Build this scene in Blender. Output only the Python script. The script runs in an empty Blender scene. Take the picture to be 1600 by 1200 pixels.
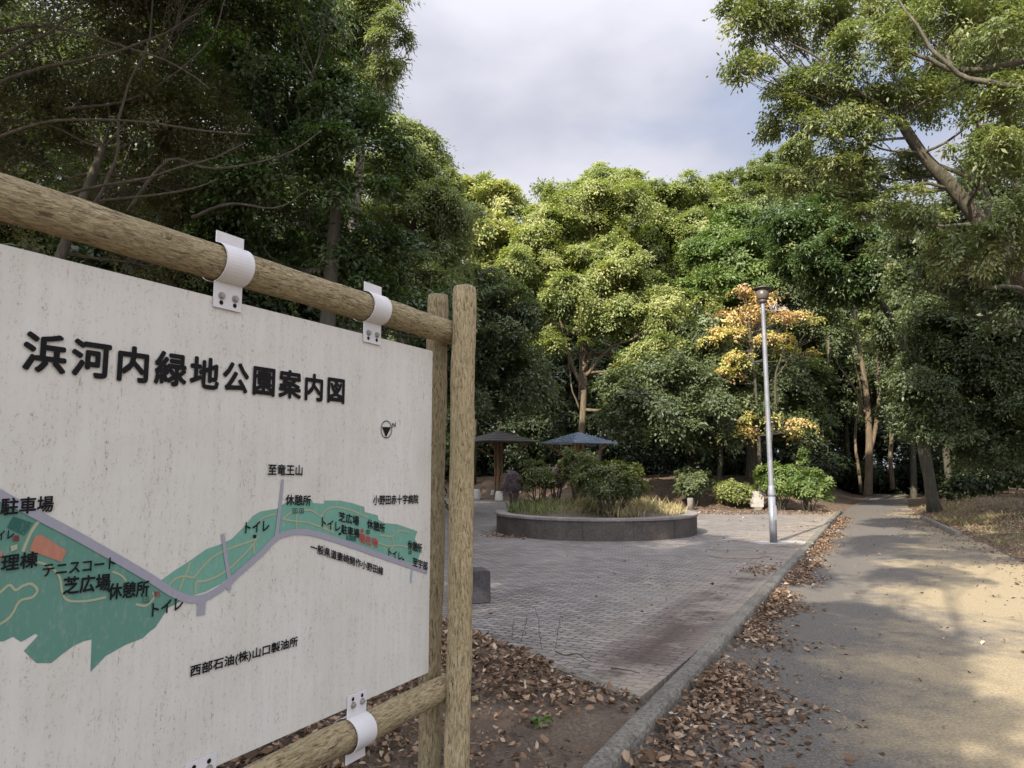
import bpy, bmesh, math, random
import numpy as np
from mathutils import Vector, Matrix, noise

random.seed(7)
RNG = np.random.default_rng(7)
sc = bpy.context.scene
COL = sc.collection
R = math.radians

# ------------------------------------------------------------------ camera
FPX, EYE, PITCH = 1110.0, 1.5, math.atan(128 / 1110.0)
cam_d = bpy.data.cameras.new("camera")
cam_d.sensor_fit = 'HORIZONTAL'; cam_d.sensor_width = 36.0; cam_d.lens = 36.0 * FPX / 1600
cam_d.clip_start = 0.05; cam_d.clip_end = 2000
cam = bpy.data.objects.new("camera", cam_d); COL.objects.link(cam)
cam.location = (0, 0, EYE); cam.rotation_euler = (math.pi / 2 + PITCH, 0, 0)
sc.camera = cam

# ------------------------------------------------------------------ sky and sun
SUN_EL, SUN_AZ = R(36), R(214)          # the sun stands behind the camera, to its left
w = bpy.data.worlds.new("World"); sc.world = w; w.use_nodes = True
nt = w.node_tree; nt.nodes.clear()
N = nt.nodes.new; LK = nt.links.new
out = N('ShaderNodeOutputWorld'); bg = N('ShaderNodeBackground'); bg.inputs[1].default_value = 0.09
sky = N('ShaderNodeTexSky'); sky.sky_type = 'NISHITA'; sky.sun_disc = False
sky.sun_elevation = SUN_EL; sky.sun_rotation = SUN_AZ; sky.dust_density = 2.0
tc = N('ShaderNodeTexCoord'); mp = N('ShaderNodeMapping'); mp.inputs['Scale'].default_value = (1.0, 1.0, 1.9)
mp.inputs['Location'].default_value = (0.35, 0.1, 0.0)
nz = N('ShaderNodeTexNoise'); nz.inputs['Scale'].default_value = 1.9; nz.inputs['Detail'].default_value = 7; nz.inputs['Roughness'].default_value = 0.5
cr = N('ShaderNodeValToRGB'); cr.color_ramp.elements[0].position = 0.16; cr.color_ramp.elements[1].position = 0.43
nz2 = N('ShaderNodeTexNoise'); nz2.inputs['Scale'].default_value = 3.1; nz2.inputs['Detail'].default_value = 5
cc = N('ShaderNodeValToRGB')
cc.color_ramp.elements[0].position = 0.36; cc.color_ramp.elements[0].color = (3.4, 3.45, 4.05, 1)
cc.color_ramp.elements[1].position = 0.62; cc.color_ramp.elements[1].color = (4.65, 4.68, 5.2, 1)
mx = N('ShaderNodeMixRGB')
LK(tc.outputs['Generated'], mp.inputs[0]); LK(mp.outputs[0], nz.inputs['Vector']); LK(mp.outputs[0], nz2.inputs['Vector'])
LK(nz.outputs['Fac'], cr.inputs[0]); LK(nz2.outputs['Fac'], cc.inputs[0])
LK(cr.outputs[0], mx.inputs[0]); LK(sky.outputs[0], mx.inputs[1]); LK(cc.outputs[0], mx.inputs[2])
# clouds brightened overhead and around the sun, mostly out of view, for extra fill
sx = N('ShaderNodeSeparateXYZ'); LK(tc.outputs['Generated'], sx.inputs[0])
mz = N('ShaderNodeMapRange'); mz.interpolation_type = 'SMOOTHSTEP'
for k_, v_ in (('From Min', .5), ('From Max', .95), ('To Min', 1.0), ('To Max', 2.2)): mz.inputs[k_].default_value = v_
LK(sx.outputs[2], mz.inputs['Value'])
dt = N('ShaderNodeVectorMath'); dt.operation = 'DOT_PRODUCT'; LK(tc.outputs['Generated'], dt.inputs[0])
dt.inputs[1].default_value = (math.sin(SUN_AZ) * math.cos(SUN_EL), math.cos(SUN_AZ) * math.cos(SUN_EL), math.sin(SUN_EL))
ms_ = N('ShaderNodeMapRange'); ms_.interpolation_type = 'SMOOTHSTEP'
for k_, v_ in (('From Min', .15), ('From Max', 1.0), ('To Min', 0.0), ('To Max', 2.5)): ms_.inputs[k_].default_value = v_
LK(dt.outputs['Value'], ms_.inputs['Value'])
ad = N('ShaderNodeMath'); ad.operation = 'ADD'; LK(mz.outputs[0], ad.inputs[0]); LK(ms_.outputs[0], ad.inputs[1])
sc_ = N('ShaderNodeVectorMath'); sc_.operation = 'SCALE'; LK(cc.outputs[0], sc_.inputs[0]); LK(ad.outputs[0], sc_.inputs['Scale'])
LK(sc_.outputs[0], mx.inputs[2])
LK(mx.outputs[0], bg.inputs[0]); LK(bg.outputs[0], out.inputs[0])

sun_d = bpy.data.lights.new("sun", 'SUN'); sun_d.energy = 4.9; sun_d.angle = R(0.5); sun_d.color = (1.0, 0.90, 0.75)
sun = bpy.data.objects.new("sun", sun_d); COL.objects.link(sun)
sdir = Vector((math.sin(SUN_AZ) * math.cos(SUN_EL), math.cos(SUN_AZ) * math.cos(SUN_EL), math.sin(SUN_EL)))
sun.rotation_euler = (-sdir).to_track_quat('-Z', 'Y').to_euler(); sun.location = sdir * 60
sc.view_settings.view_transform = 'Standard'; sc.view_settings.look = 'None'
sc.view_settings.exposure = 1.02; sc.view_settings.gamma = 1.0
sc.cycles.max_bounces = 7; sc.cycles.diffuse_bounces = 4; sc.cycles.transmission_bounces = 4; sc.cycles.glossy_bounces = 2
sc.cycles.use_denoising = True; sc.cycles.sample_clamp_indirect = 6

# ------------------------------------------------------------------ helpers
def ray(px, py):
    u, v = (px - 800) / FPX, (600 - py) / FPX
    return Vector((u, math.cos(PITCH) - v * math.sin(PITCH), math.sin(PITCH) + v * math.cos(PITCH)))
def gp(px, py, z=0.0):                      # point of level z seen at photo pixel
    d = ray(px, py); t = (z - EYE) / d.z
    return Vector((d.x * t, d.y * t, z))
def at(px, py, Y):                          # point at distance Y seen at photo pixel
    d = ray(px, py); t = Y / d.y
    return Vector((d.x * t, Y, EYE + d.z * t))
def pxm(Y): return Y / FPX                  # metres per photo pixel at distance Y

def tag(o, label=None, cat=None, group=None, kind=None):
    if label: o['label'] = label
    if cat: o['category'] = cat
    if group: o['group'] = group
    if kind: o['kind'] = kind
    return o
def empty(name, loc=(0, 0, 0), rz=0.0):
    o = bpy.data.objects.new(name, None); COL.objects.link(o); o.location = loc; o.rotation_euler = (0, 0, rz)
    o.empty_display_size = 0.2
    return o
def link(name, me, mat=None, parent=None, smooth=False, loc=None):
    o = bpy.data.objects.new(name, me); COL.objects.link(o)
    if mat is not None: me.materials.append(mat)
    if parent is not None: o.parent = parent
    if loc is not None: o.location = loc
    if smooth: me.shade_smooth()
    return o
def copy_tree(o, parent=None):
    c = o.copy(); COL.objects.link(c)
    if parent is not None: c.parent = parent
    for ch in [k for k in bpy.data.objects if k.parent == o]:
        copy_tree(ch, c)
    return c

class MB:
    """collects verts and faces for one mesh"""
    def __init__(s): s.v = []; s.f = []
    def add(s, vs, fs):
        b = len(s.v); s.v += [tuple(p) for p in vs]; s.f += [tuple(i + b for i in f) for f in fs]
    def box(s, c, size, rz=0.0, bev=0.0, taper=1.0):
        x, y, z = (a / 2 for a in size); M = Matrix.Rotation(rz, 3, 'Z'); c = Vector(c)
        if bev <= 0:
            vs = [c + M @ Vector((sx * x * (taper if sz > 0 else 1), sy * y * (taper if sz > 0 else 1), sz * z)) for sz in (-1, 1) for sx, sy in ((-1, -1), (1, -1), (1, 1), (-1, 1))]
            s.add(vs, [(3, 2, 1, 0), (4, 5, 6, 7), (0, 1, 5, 4), (1, 2, 6, 5), (2, 3, 7, 6), (3, 0, 4, 7)])
        else:
            bm = bmesh.new(); bmesh.ops.create_cube(bm, size=1)
            for v in bm.verts:
                k = taper if v.co.z > 0 else 1
                v.co = Vector((v.co.x * 2 * x * k, v.co.y * 2 * y * k, v.co.z * 2 * z))
            bmesh.ops.bevel(bm, geom=bm.edges[:], offset=bev, segments=2, affect='EDGES')
            bm.verts.index_update()
            s.add([c + M @ v.co for v in bm.verts], [[v.index for v in f.verts] for f in bm.faces]); bm.free()
    def tube(s, pts, rad, seg=8, cap=True, wob=0.0, seed=0):
        pts = [Vector(p) for p in pts]; n = len(pts)
        if n < 2: return
        rings = []; up = None
        for i in range(n):
            t = (pts[min(i + 1, n - 1)] - pts[max(i - 1, 0)])
            if t.length < 1e-9: t = Vector((0, 0, 1))
            t.normalize()
            if up is None:
                up = t.cross(Vector((0.31, 0.87, 0.2)));  up = up if up.length > .1 else t.cross(Vector((1, 0, 0)))
            up = (up - t * up.dot(t)); up.normalize(); sd = t.cross(up)
            r = rad[i] if hasattr(rad, '__len__') else rad
            ring = []
            for k in range(seg):
                a = 2 * math.pi * k / seg
                rr = r
                if wob:
                    q = pts[i] * 9 + Vector((math.cos(a), math.sin(a), seed * 3.7)) * 1.3
                    rr = r * (1 + wob * noise.noise(q) + wob * .6 * noise.noise(q * 3.1))
                ring.append(pts[i] + (up * math.cos(a) + sd * math.sin(a)) * rr)
            rings += ring
        fs = [(i * seg + k, i * seg + (k + 1) % seg, (i + 1) * seg + (k + 1) % seg, (i + 1) * seg + k) for i in range(n - 1) for k in range(seg)]
        if cap:
            fs.append(tuple(range(seg - 1, -1, -1))); fs.append(tuple((n - 1) * seg + k for k in range(seg)))
        s.add(rings, fs)
    def lathe(s, c, prof, seg=24):
        c = Vector(c); vs = [c + Vector((r * math.cos(2 * math.pi * k / seg), r * math.sin(2 * math.pi * k / seg), z)) for r, z in prof for k in range(seg)]
        fs = [(i * seg + k, i * seg + (k + 1) % seg, (i + 1) * seg + (k + 1) % seg, (i + 1) * seg + k) for i in range(len(prof) - 1) for k in range(seg)]
        if prof[0][0] > 1e-4: fs.append(tuple(range(seg - 1, -1, -1)))
        if prof[-1][0] > 1e-4: fs.append(tuple((len(prof) - 1) * seg + k for k in range(seg)))
        s.add(vs, fs)
    def build(s, name, mat, parent=None, smooth=False, loc=None):
        me = bpy.data.meshes.new(name); me.from_pydata(s.v, [], s.f); me.update()
        return link(name, me, mat, parent, smooth, loc)

def np_mesh(name, V, F, tint=None):
    me = bpy.data.meshes.new(name); n = len(V); m, k = F.shape
    me.vertices.add(n); me.vertices.foreach_set('co', V.astype(np.float32).ravel())
    me.loops.add(m * k); me.loops.foreach_set('vertex_index', F.astype(np.int32).ravel())
    me.polygons.add(m); me.polygons.foreach_set('loop_start', np.arange(0, m * k, k, dtype=np.int32))
    me.update(calc_edges=True)
    if tint is not None:
        a = me.attributes.new('tint', 'FLOAT', 'FACE'); a.data.foreach_set('value', tint.astype(np.float32))
    return me
def unit(a): return a / np.maximum(np.linalg.norm(a, axis=1, keepdims=True), 1e-9)
def leaf_mesh(name, pos, nrm, axis, L, W, tint, fold=0.18, curl=0.15):
    nrm = unit(nrm); axis = unit(axis - nrm * np.sum(axis * nrm, 1, keepdims=True)); side = np.cross(nrm, axis)
    L = L[:, None]; W = W[:, None]
    b = pos; t = pos + axis * L - nrm * L * curl
    r = pos + axis * L * .45 + side * W * .5 + nrm * W * fold
    l = pos + axis * L * .45 - side * W * .5 + nrm * W * fold
    V = np.stack([b, r, t, l], 1).reshape(-1, 3); F = np.arange(len(V)).reshape(-1, 4)
    return np_mesh(name, V, F, tint)

def oval_leaf_mesh(name, pos, nrm, axis, L, W, tint, fold=.2, curl=.2):
    nrm = unit(nrm); axis = unit(axis - nrm * np.sum(axis * nrm, 1, keepdims=True)); side = np.cross(nrm, axis)
    L = L[:, None]; W = W[:, None]; n = len(pos); w = RNG.uniform(-.5, 1.2, (n, 1))
    def q(a, b, h): return pos + axis * L * a + side * W * b + nrm * (W * h + L * curl * w * (a - .5) ** 2 * 2)
    V = np.stack([q(-.02, 0, 0), q(.22, .36, fold), q(.6, .42, fold * w * .5 + fold * .7), q(1, 0, 0), q(.6, -.42, fold), q(.22, -.36, fold)], 1).reshape(-1, 3)
    F = (np.arange(n) * 6)[:, None] + np.array([[0, 1, 2, 3]]); F2 = (np.arange(n) * 6)[:, None] + np.array([[0, 3, 4, 5]])
    return np_mesh(name, V, np.concatenate([F, F2]), np.concatenate([tint, tint]))

# ------------------------------------------------------------------ materials
def new_mat(name):
    m = bpy.data.materials.new(name); m.use_nodes = True
    b = m.node_tree.nodes['Principled BSDF']
    return m, m.node_tree, b
def nd(t, kind, **kw):
    n = t.nodes.new(kind)
    for k, v in kw.items():
        if k in n.inputs: n.inputs[k].default_value = v
        else: setattr(n, k, v)
    return n
def ramp(t, fac, stops):
    r = t.nodes.new('ShaderNodeValToRGB'); e = r.color_ramp.elements
    while len(e) < len(stops): e.new(0.5)
    for i, (p, c) in enumerate(stops):
        e[i].position = p; e[i].color = tuple(c) + (1,) if len(c) == 3 else c
    t.links.new(fac, r.inputs[0]); return r.outputs[0]
def mixc(t, fac, a, b, mode='MIX'):
    n = t.nodes.new('ShaderNodeMixRGB'); n.blend_type = mode
    for s, v in ((n.inputs[0], fac), (n.inputs[1], a), (n.inputs[2], b)):
        if hasattr(v, 'is_linked') or hasattr(v, 'links'): t.links.new(v, s)
        elif isinstance(v, (int, float)): s.default_value = v
        else: s.default_value = tuple(v) + (1,) if len(v) == 3 else v
    return n.outputs[0]
def noise_n(t, vec, scale, detail=4, rough=.55, sx=None, dist=0.0):
    if sx is not None:
        m = t.nodes.new('ShaderNodeMapping'); m.inputs['Scale'].default_value = sx; t.links.new(vec, m.inputs[0]); vec = m.outputs[0]
    n = t.nodes.new('ShaderNodeTexNoise'); n.inputs['Scale'].default_value = scale; n.inputs['Detail'].default_value = detail
    n.inputs['Roughness'].default_value = rough; n.inputs['Distortion'].default_value = dist
    t.links.new(vec, n.inputs['Vector']); return n.outputs['Fac']
def bump(t, b, h, strength=.5, dist=.01):
    n = t.nodes.new('ShaderNodeBump'); n.inputs['Strength'].default_value = strength; n.inputs['Distance'].default_value = dist
    t.links.new(h, n.inputs['Height']); t.links.new(n.outputs[0], b.inputs['Normal'])
def objc(t): return t.nodes.new('ShaderNodeTexCoord').outputs['Object']
def geop(t): return t.nodes.new('ShaderNodeNewGeometry').outputs['Position']
def mathn(t, op, a, b=None, clamp=False):
    n = t.nodes.new('ShaderNodeMath'); n.operation = op; n.use_clamp = clamp
    for s, v in ((n.inputs[0], a), (n.inputs[1], b)):
        if v is None: continue
        if isinstance(v, (int, float)): s.default_value = v
        else: t.links.new(v, s)
    return n.outputs[0]

def simple(name, col, rough=.6, metal=0.0, var=.15, scale=6, bumpk=0.0):
    m, t, b = new_mat(name); o = objc(t)
    f = noise_n(t, o, scale, 6)
    c1 = tuple(c * (1 - var) for c in col); c2 = tuple(min(1, c * (1 + var)) for c in col)
    t.links.new(ramp(t, f, [(.3, c1), (.7, c2)]), b.inputs['Base Color'])
    b.inputs['Roughness'].default_value = rough; b.inputs['Metallic'].default_value = metal
    if bumpk: bump(t, b, noise_n(t, o, scale * 8, 5), bumpk, .01)
    return m

def leaf_mat(name, stops, trans=.3, rough=.45, tcol=(1.25, 1.35, .5), spec=.35):
    m, t, b = new_mat(name)
    a = t.nodes.new('ShaderNodeAttribute'); a.attribute_name = 'tint'
    oi = t.nodes.new('ShaderNodeObjectInfo')
    f = mathn(t, 'ADD', a.outputs['Fac'], mathn(t, 'MULTIPLY', mathn(t, 'SUBTRACT', oi.outputs['Random'], .5), .22))
    c = ramp(t, f, stops)
    t.links.new(c, b.inputs['Base Color']); b.inputs['Roughness'].default_value = rough
    b.inputs['Specular IOR Level'].default_value = spec
    tr = t.nodes.new('ShaderNodeBsdfTranslucent'); t.links.new(mixc(t, 1.0, c, tcol, 'MULTIPLY'), tr.inputs[0])
    ms = t.nodes.new('ShaderNodeMixShader'); ms.inputs[0].default_value = trans
    t.links.new(b.outputs[0], ms.inputs[1]); t.links.new(tr.outputs[0], ms.inputs[2])
    t.links.new(ms.outputs[0], t.nodes['Material Output'].inputs[0])
    return m

def bark_mat(name, a, b_, c, scale=5.0):
    m, t, b = new_mat(name); o = objc(t)
    f1 = noise_n(t, o, scale, 6, .6, (3, 3, .6)); f2 = noise_n(t, o, scale * .35, 3)
    col = ramp(t, f1, [(.32, a), (.55, b_), (.75, c)])
    col = mixc(t, mathn(t, 'MULTIPLY', f2, .5), col, (.09, .10, .06))
    t.links.new(col, b.inputs['Base Color']); b.inputs['Roughness'].default_value = .9
    bump(t, b, noise_n(t, o, scale * 2.2, 7, .65, (3, 3, .5)), .8, .02)
    return m

M = {}
M['bark_grey'] = bark_mat('bark_grey', (.045, .036, .028), (.13, .105, .08), (.26, .22, .17))
M['bark_dark'] = bark_mat('bark_dark', (.02, .016, .012), (.05, .04, .03), (.11, .09, .07))
M['bark_dark2'] = bark_mat('bark_brown_grey', (.03, .024, .018), (.085, .066, .05), (.17, .14, .11))
M['bark_tan'] = bark_mat('bark_tan', (.06, .04, .026), (.155, .105, .068), (.27, .20, .135))
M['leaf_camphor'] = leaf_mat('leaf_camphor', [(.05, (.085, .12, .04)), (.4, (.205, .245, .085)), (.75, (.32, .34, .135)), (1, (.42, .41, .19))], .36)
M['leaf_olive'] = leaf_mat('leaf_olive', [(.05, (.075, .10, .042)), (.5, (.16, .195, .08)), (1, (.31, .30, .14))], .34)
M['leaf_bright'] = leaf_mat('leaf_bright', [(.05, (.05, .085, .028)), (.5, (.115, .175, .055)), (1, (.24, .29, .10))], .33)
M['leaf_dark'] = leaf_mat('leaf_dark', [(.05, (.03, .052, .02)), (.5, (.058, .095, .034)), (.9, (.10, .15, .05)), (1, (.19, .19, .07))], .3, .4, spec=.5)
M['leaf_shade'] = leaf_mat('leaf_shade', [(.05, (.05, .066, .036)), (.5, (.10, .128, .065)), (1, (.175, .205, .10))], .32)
M['leaf_grey'] = leaf_mat('leaf_grey', [(.05, (.12, .15, .075)), (.5, (.21, .245, .125)), (1, (.32, .34, .18))], .36)
M['leaf_thin'] = leaf_mat('leaf_thin', [(.05, (.07, .072, .042)), (.5, (.135, .14, .075)), (.9, (.21, .215, .11)), (1, (.34, .27, .13))], .36)
M['leaf_autumn'] = leaf_mat('leaf_autumn', [(.05, (.40, .24, .15)), (.3, (.52, .37, .20)), (.55, (.58, .47, .20)), (.8, (.50, .48, .15)), (1, (.26, .33, .10))], .4, .5, (1.1, 1.0, .6))
M['leaf_yellow'] = leaf_mat('leaf_yellow', [(.05, (.28, .26, .03)), (.6, (.45, .38, .04)), (1, (.24, .28, .04))], .4, .5, (1.1, 1.0, .6))
M['leaf_twig'] = leaf_mat('leaf_twig', [(.05, (.09, .07, .07)), (.5, (.16, .125, .125)), (1, (.24, .20, .19))], .1, .8, (1, 1, 1))
M['leaf_shrub'] = leaf_mat('leaf_shrub', [(.05, (.045, .058, .02)), (.5, (.10, .118, .04)), (1, (.20, .20, .075))], .26)
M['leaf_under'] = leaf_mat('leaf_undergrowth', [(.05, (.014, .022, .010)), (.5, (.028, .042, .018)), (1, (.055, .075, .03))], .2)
M['litter'] = leaf_mat('fallen_leaf', [(.0, (.04, .028, .02)), (.3, (.115, .072, .044)), (.6, (.215, .14, .088)), (.85, (.35, .25, .165)), (1, (.46, .38, .28))], .12, .7, (1.1, .8, .5), .2)
M['grass'] = leaf_mat('grass_blade', [(.0, (.06, .10, .03)), (.4, (.13, .165, .055)), (.62, (.27, .235, .115)), (1, (.40, .335, .19))], .25, .6, (1.1, 1.1, .5), .2)

# ------------------------------------------------------------------ the lie of the land
K0 = gp(925, 1200, .11); K1 = gp(1312, 797, .11)
KD = Vector((K1.x - K0.x, K1.y - K0.y)).normalized(); KN = Vector((KD.y, -KD.x))    # along the kerb, and to its right
def kx(y): return K0.x + (y - K0.y) * KD.x / KD.y
RY = np.array([-30, 2.0, 5.5, 10.3, 13.2, 18.5, 26, 40, 90]); RX = np.array([-9, 3.6, 5.2, 7.55, 8.8, 10.9, 14.3, 22., 50])
def rx(y): return float(np.interp(y, RY, RX))
def sstep(a, b, x):
    t = np.clip((x - a) / (b - a), 0, 1); return t * t * (3 - 2 * t)
def back_y(x): return 22.6 if x > 6 else 22.6 + (6 - x) * .9
def land(x, y):
    lx, r = kx(y), rx(y)
    n = noise.noise(Vector((x * .35, y * .35, 1.7))) * .12 + noise.noise(Vector((x * 1.3, y * 1.3, 4.1))) * .035
    if lx - .1 <= x <= r: h = -.04
    elif x > r: h = -.04 + (.42 + n * 1.6) * float(sstep(0, 2.6, x - r))
    else:
        h = -.02
        by = back_y(x)
        if y > by: h += (1.0 + n * 2) * float(sstep(0, 5.5, y - by)) * float(sstep(.0, 3.0, lx - x))
    return h

def ground_mat():
    m, t, b = new_mat('forest_floor'); p = geop(t)
    f1 = noise_n(t, p, 1.2, 6, .6); f2 = noise_n(t, p, 13, 7, .78); f3 = noise_n(t, p, 9, 4, .6)
    c = ramp(t, f2, [(.36, (.018, .013, .010)), (.49, (.085, .055, .036)), (.6, (.19, .125, .08)), (.72, (.34, .24, .15))])
    c = mixc(t, mathn(t, 'MULTIPLY', ramp(t, f1, [(.45, (0, 0, 0)), (.7, (1, 1, 1))]), .6), c, (.15, .115, .075))
    t.links.new(c, b.inputs['Base Color']); b.inputs['Roughness'].default_value = .95
    bump(t, b, f2, 1.0, .03); return m
def plaza_mat():
    m, t, b = new_mat('paving_blocks'); p = geop(t)
    rot = nd(t, 'ShaderNodeMapping'); rot.inputs['Rotation'].default_value = (0, 0, math.atan2(KN.y, KN.x) * -1)
    t.links.new(p, rot.inputs[0])
    # slightly wavy joints of interlocking blocks
    sep = t.nodes.new('ShaderNodeSeparateXYZ'); t.links.new(rot.outputs[0], sep.inputs[0])
    wy = mathn(t, 'MULTIPLY', mathn(t, 'SINE', mathn(t, 'MULTIPLY', sep.outputs[0], 2 * math.pi / .084)), .009)
    wx = mathn(t, 'MULTIPLY', mathn(t, 'SINE', mathn(t, 'MULTIPLY', sep.outputs[1], 2 * math.pi / .084)), .005)
    cb = t.nodes.new('ShaderNodeCombineXYZ'); t.links.new(mathn(t, 'ADD', sep.outputs[0], wx), cb.inputs[0]); t.links.new(mathn(t, 'ADD', sep.outputs[1], wy), cb.inputs[1])
    br = t.nodes.new('ShaderNodeTexBrick'); t.links.new(cb.outputs[0], br.inputs['Vector'])
    br.offset = .5
    br.inputs['Scale'].default_value = 1.0; br.inputs['Brick Width'].default_value = .168; br.inputs['Row Height'].default_value = .084
    br.inputs['Mortar Size'].default_value = .0085; br.inputs['Mortar Smooth'].default_value = .35; br.inputs['Bias'].default_value = 0
    br.inputs['Color1'].default_value = (.125, .117, .110, 1); br.inputs['Color2'].default_value = (.238, .223, .209, 1); br.inputs['Mortar'].default_value = (.03, .025, .022, 1)
    f1 = noise_n(t, p, .7, 5, .6); f2 = noise_n(t, p, 60, 4, .7); f3 = noise_n(t, p, 3.0, 6, .65)
    c = mixc(t, .5, br.outputs['Color'], ramp(t, f2, [(.3, (.3, .28, .27)), (.7, (.8, .76, .72))]), 'OVERLAY')
    c = mixc(t, mathn(t, 'MULTIPLY', ramp(t, f1, [(.45, (0, 0, 0)), (.66, (1, 1, 1))]), .4), c, (.225, .212, .198))
    # dirt and sand gathered against the kerb
    dn = t.nodes.new('ShaderNodeVectorMath'); dn.operation = 'DOT_PRODUCT'; t.links.new(p, dn.inputs[0]); dn.inputs[1].default_value = (-KN.x, -KN.y, 0)
    dist = mathn(t, 'ADD', dn.outputs['Value'], K0.x * KN.x + K0.y * KN.y)
    sandm = mathn(t, 'SUBTRACT', 1.0, mathn(t, 'DIVIDE', dist, 1.5), True)
    sandm = mathn(t, 'MULTIPLY', sandm, ramp(t, f3, [(.36, (.15,) * 3), (.55, (1,) * 3)]))
    c = mixc(t, mathn(t, 'MULTIPLY', sandm, .8), c, (.27, .225, .17))
    soilm = mathn(t, 'SUBTRACT', 1.0, mathn(t, 'DIVIDE', mathn(t, 'ABSOLUTE', mathn(t, 'SUBTRACT', dist, .40)), .36), True)
    dk = t.nodes.new('ShaderNodeVectorMath'); dk.operation = 'DOT_PRODUCT'; t.links.new(p, dk.inputs[0]); dk.inputs[1].default_value = (KD.x, KD.y, 0)
    al = mathn(t, 'SUBTRACT', dk.outputs['Value'], K0.x * KD.x + K0.y * KD.y)
    near = mathn(t, 'SUBTRACT', 1.0, mathn(t, 'DIVIDE', mathn(t, 'ABSOLUTE', mathn(t, 'SUBTRACT', al, 2.9)), 2.0), True)
    thr = mathn(t, 'ADD', noise_n(t, p, 1.6, 6, .66), mathn(t, 'MULTIPLY', near, .24))
    soilm = mathn(t, 'MULTIPLY', mathn(t, 'POWER', soilm, .5), ramp(t, thr, [(.52, (0,) * 3), (.66, (1,) * 3)]))
    c = mixc(t, mathn(t, 'MULTIPLY', soilm, .9), c, (.055, .036, .028))
    t.links.new(c, b.inputs['Base Color']); b.inputs['Roughness'].default_value = .85
    h = mathn(t, 'ADD', mathn(t, 'MULTIPLY', br.outputs['Fac'], -1.0), mathn(t, 'MULTIPLY', f2, .35))
    bump(t, b, h, .9, .014); return m
def path_mat():
    m, t, b = new_mat('path_gravel'); p = geop(t)
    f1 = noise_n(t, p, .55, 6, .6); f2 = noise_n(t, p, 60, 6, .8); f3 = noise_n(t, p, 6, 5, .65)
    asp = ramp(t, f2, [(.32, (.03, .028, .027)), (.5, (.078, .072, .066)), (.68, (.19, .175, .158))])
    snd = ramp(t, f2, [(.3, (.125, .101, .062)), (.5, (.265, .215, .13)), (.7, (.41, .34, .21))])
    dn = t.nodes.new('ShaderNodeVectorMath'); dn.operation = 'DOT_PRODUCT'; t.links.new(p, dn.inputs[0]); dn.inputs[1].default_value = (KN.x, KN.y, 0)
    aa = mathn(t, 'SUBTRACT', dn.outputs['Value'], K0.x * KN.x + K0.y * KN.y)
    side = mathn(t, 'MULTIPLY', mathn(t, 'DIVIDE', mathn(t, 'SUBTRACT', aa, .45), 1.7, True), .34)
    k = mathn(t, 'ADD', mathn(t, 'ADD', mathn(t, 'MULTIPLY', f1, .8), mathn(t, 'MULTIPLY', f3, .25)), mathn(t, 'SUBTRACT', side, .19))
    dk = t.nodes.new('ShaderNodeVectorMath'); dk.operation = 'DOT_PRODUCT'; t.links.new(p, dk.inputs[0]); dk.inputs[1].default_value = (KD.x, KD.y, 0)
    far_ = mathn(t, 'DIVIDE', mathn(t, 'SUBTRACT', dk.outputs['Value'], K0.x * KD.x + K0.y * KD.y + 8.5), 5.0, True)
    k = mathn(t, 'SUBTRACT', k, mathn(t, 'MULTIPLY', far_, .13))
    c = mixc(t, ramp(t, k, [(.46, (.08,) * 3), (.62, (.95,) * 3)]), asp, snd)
    t.links.new(c, b.inputs['Base Color']); b.inputs['Roughness'].default_value = .92
    bump(t, b, mathn(t, 'ADD', f2, mathn(t, 'MULTIPLY', f3, .8)), .8, .008); return m
def soil_mat():
    m, t, b = new_mat('soil'); p = geop(t)
    f1 = noise_n(t, p, 3.0, 6, .6); f2 = noise_n(t, p, 45, 5, .7)
    c = ramp(t, f2, [(.3, (.04, .028, .02)), (.52, (.12, .088, .06)), (.72, (.21, .165, .118))])
    c = mixc(t, ramp(t, f1, [(.4, (0,) * 3), (.62, (.8,) * 3)]), c, (.085, .06, .042))
    t.links.new(c, b.inputs['Base Color']); b.inputs['Roughness'].default_value = .95
    bump(t, b, mathn(t, 'ADD', f2, mathn(t, 'MULTIPLY', noise_n(t, p, 160, 3), .5)), .9, .015); return m
def conc_mat(name, a, b2, speck=.3, scale=40):
    m, t, b = new_mat(name); p = objc(t)
    f1 = noise_n(t, p, 2.2, 6, .65); f2 = noise_n(t, p, scale, 4, .75)
    c = ramp(t, f1, [(.3, a), (.7, b2)])
    c = mixc(t, speck, c, ramp(t, f2, [(.35, (.1,) * 3), (.65, (.85,) * 3)]), 'OVERLAY')
    t.links.new(c, b.inputs['Base Color']); b.inputs['Roughness'].default_value = .88
    bump(t, b, f2, .5, .006); return m
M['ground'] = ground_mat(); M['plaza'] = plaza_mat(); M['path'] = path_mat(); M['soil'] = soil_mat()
M['kerb'] = conc_mat('kerb_concrete', (.085, .08, .065), (.19, .175, .145), .7)
M['coping'] = conc_mat('coping_concrete', (.14, .125, .11), (.24, .22, .195), .6, 60)
M['planter'] = conc_mat('planter_facing', (.045, .038, .033), (.095, .08, .07), .45, 30)
M['block'] = conc_mat('grey_stone', (.035, .033, .033), (.075, .07, .07), .4)

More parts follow.
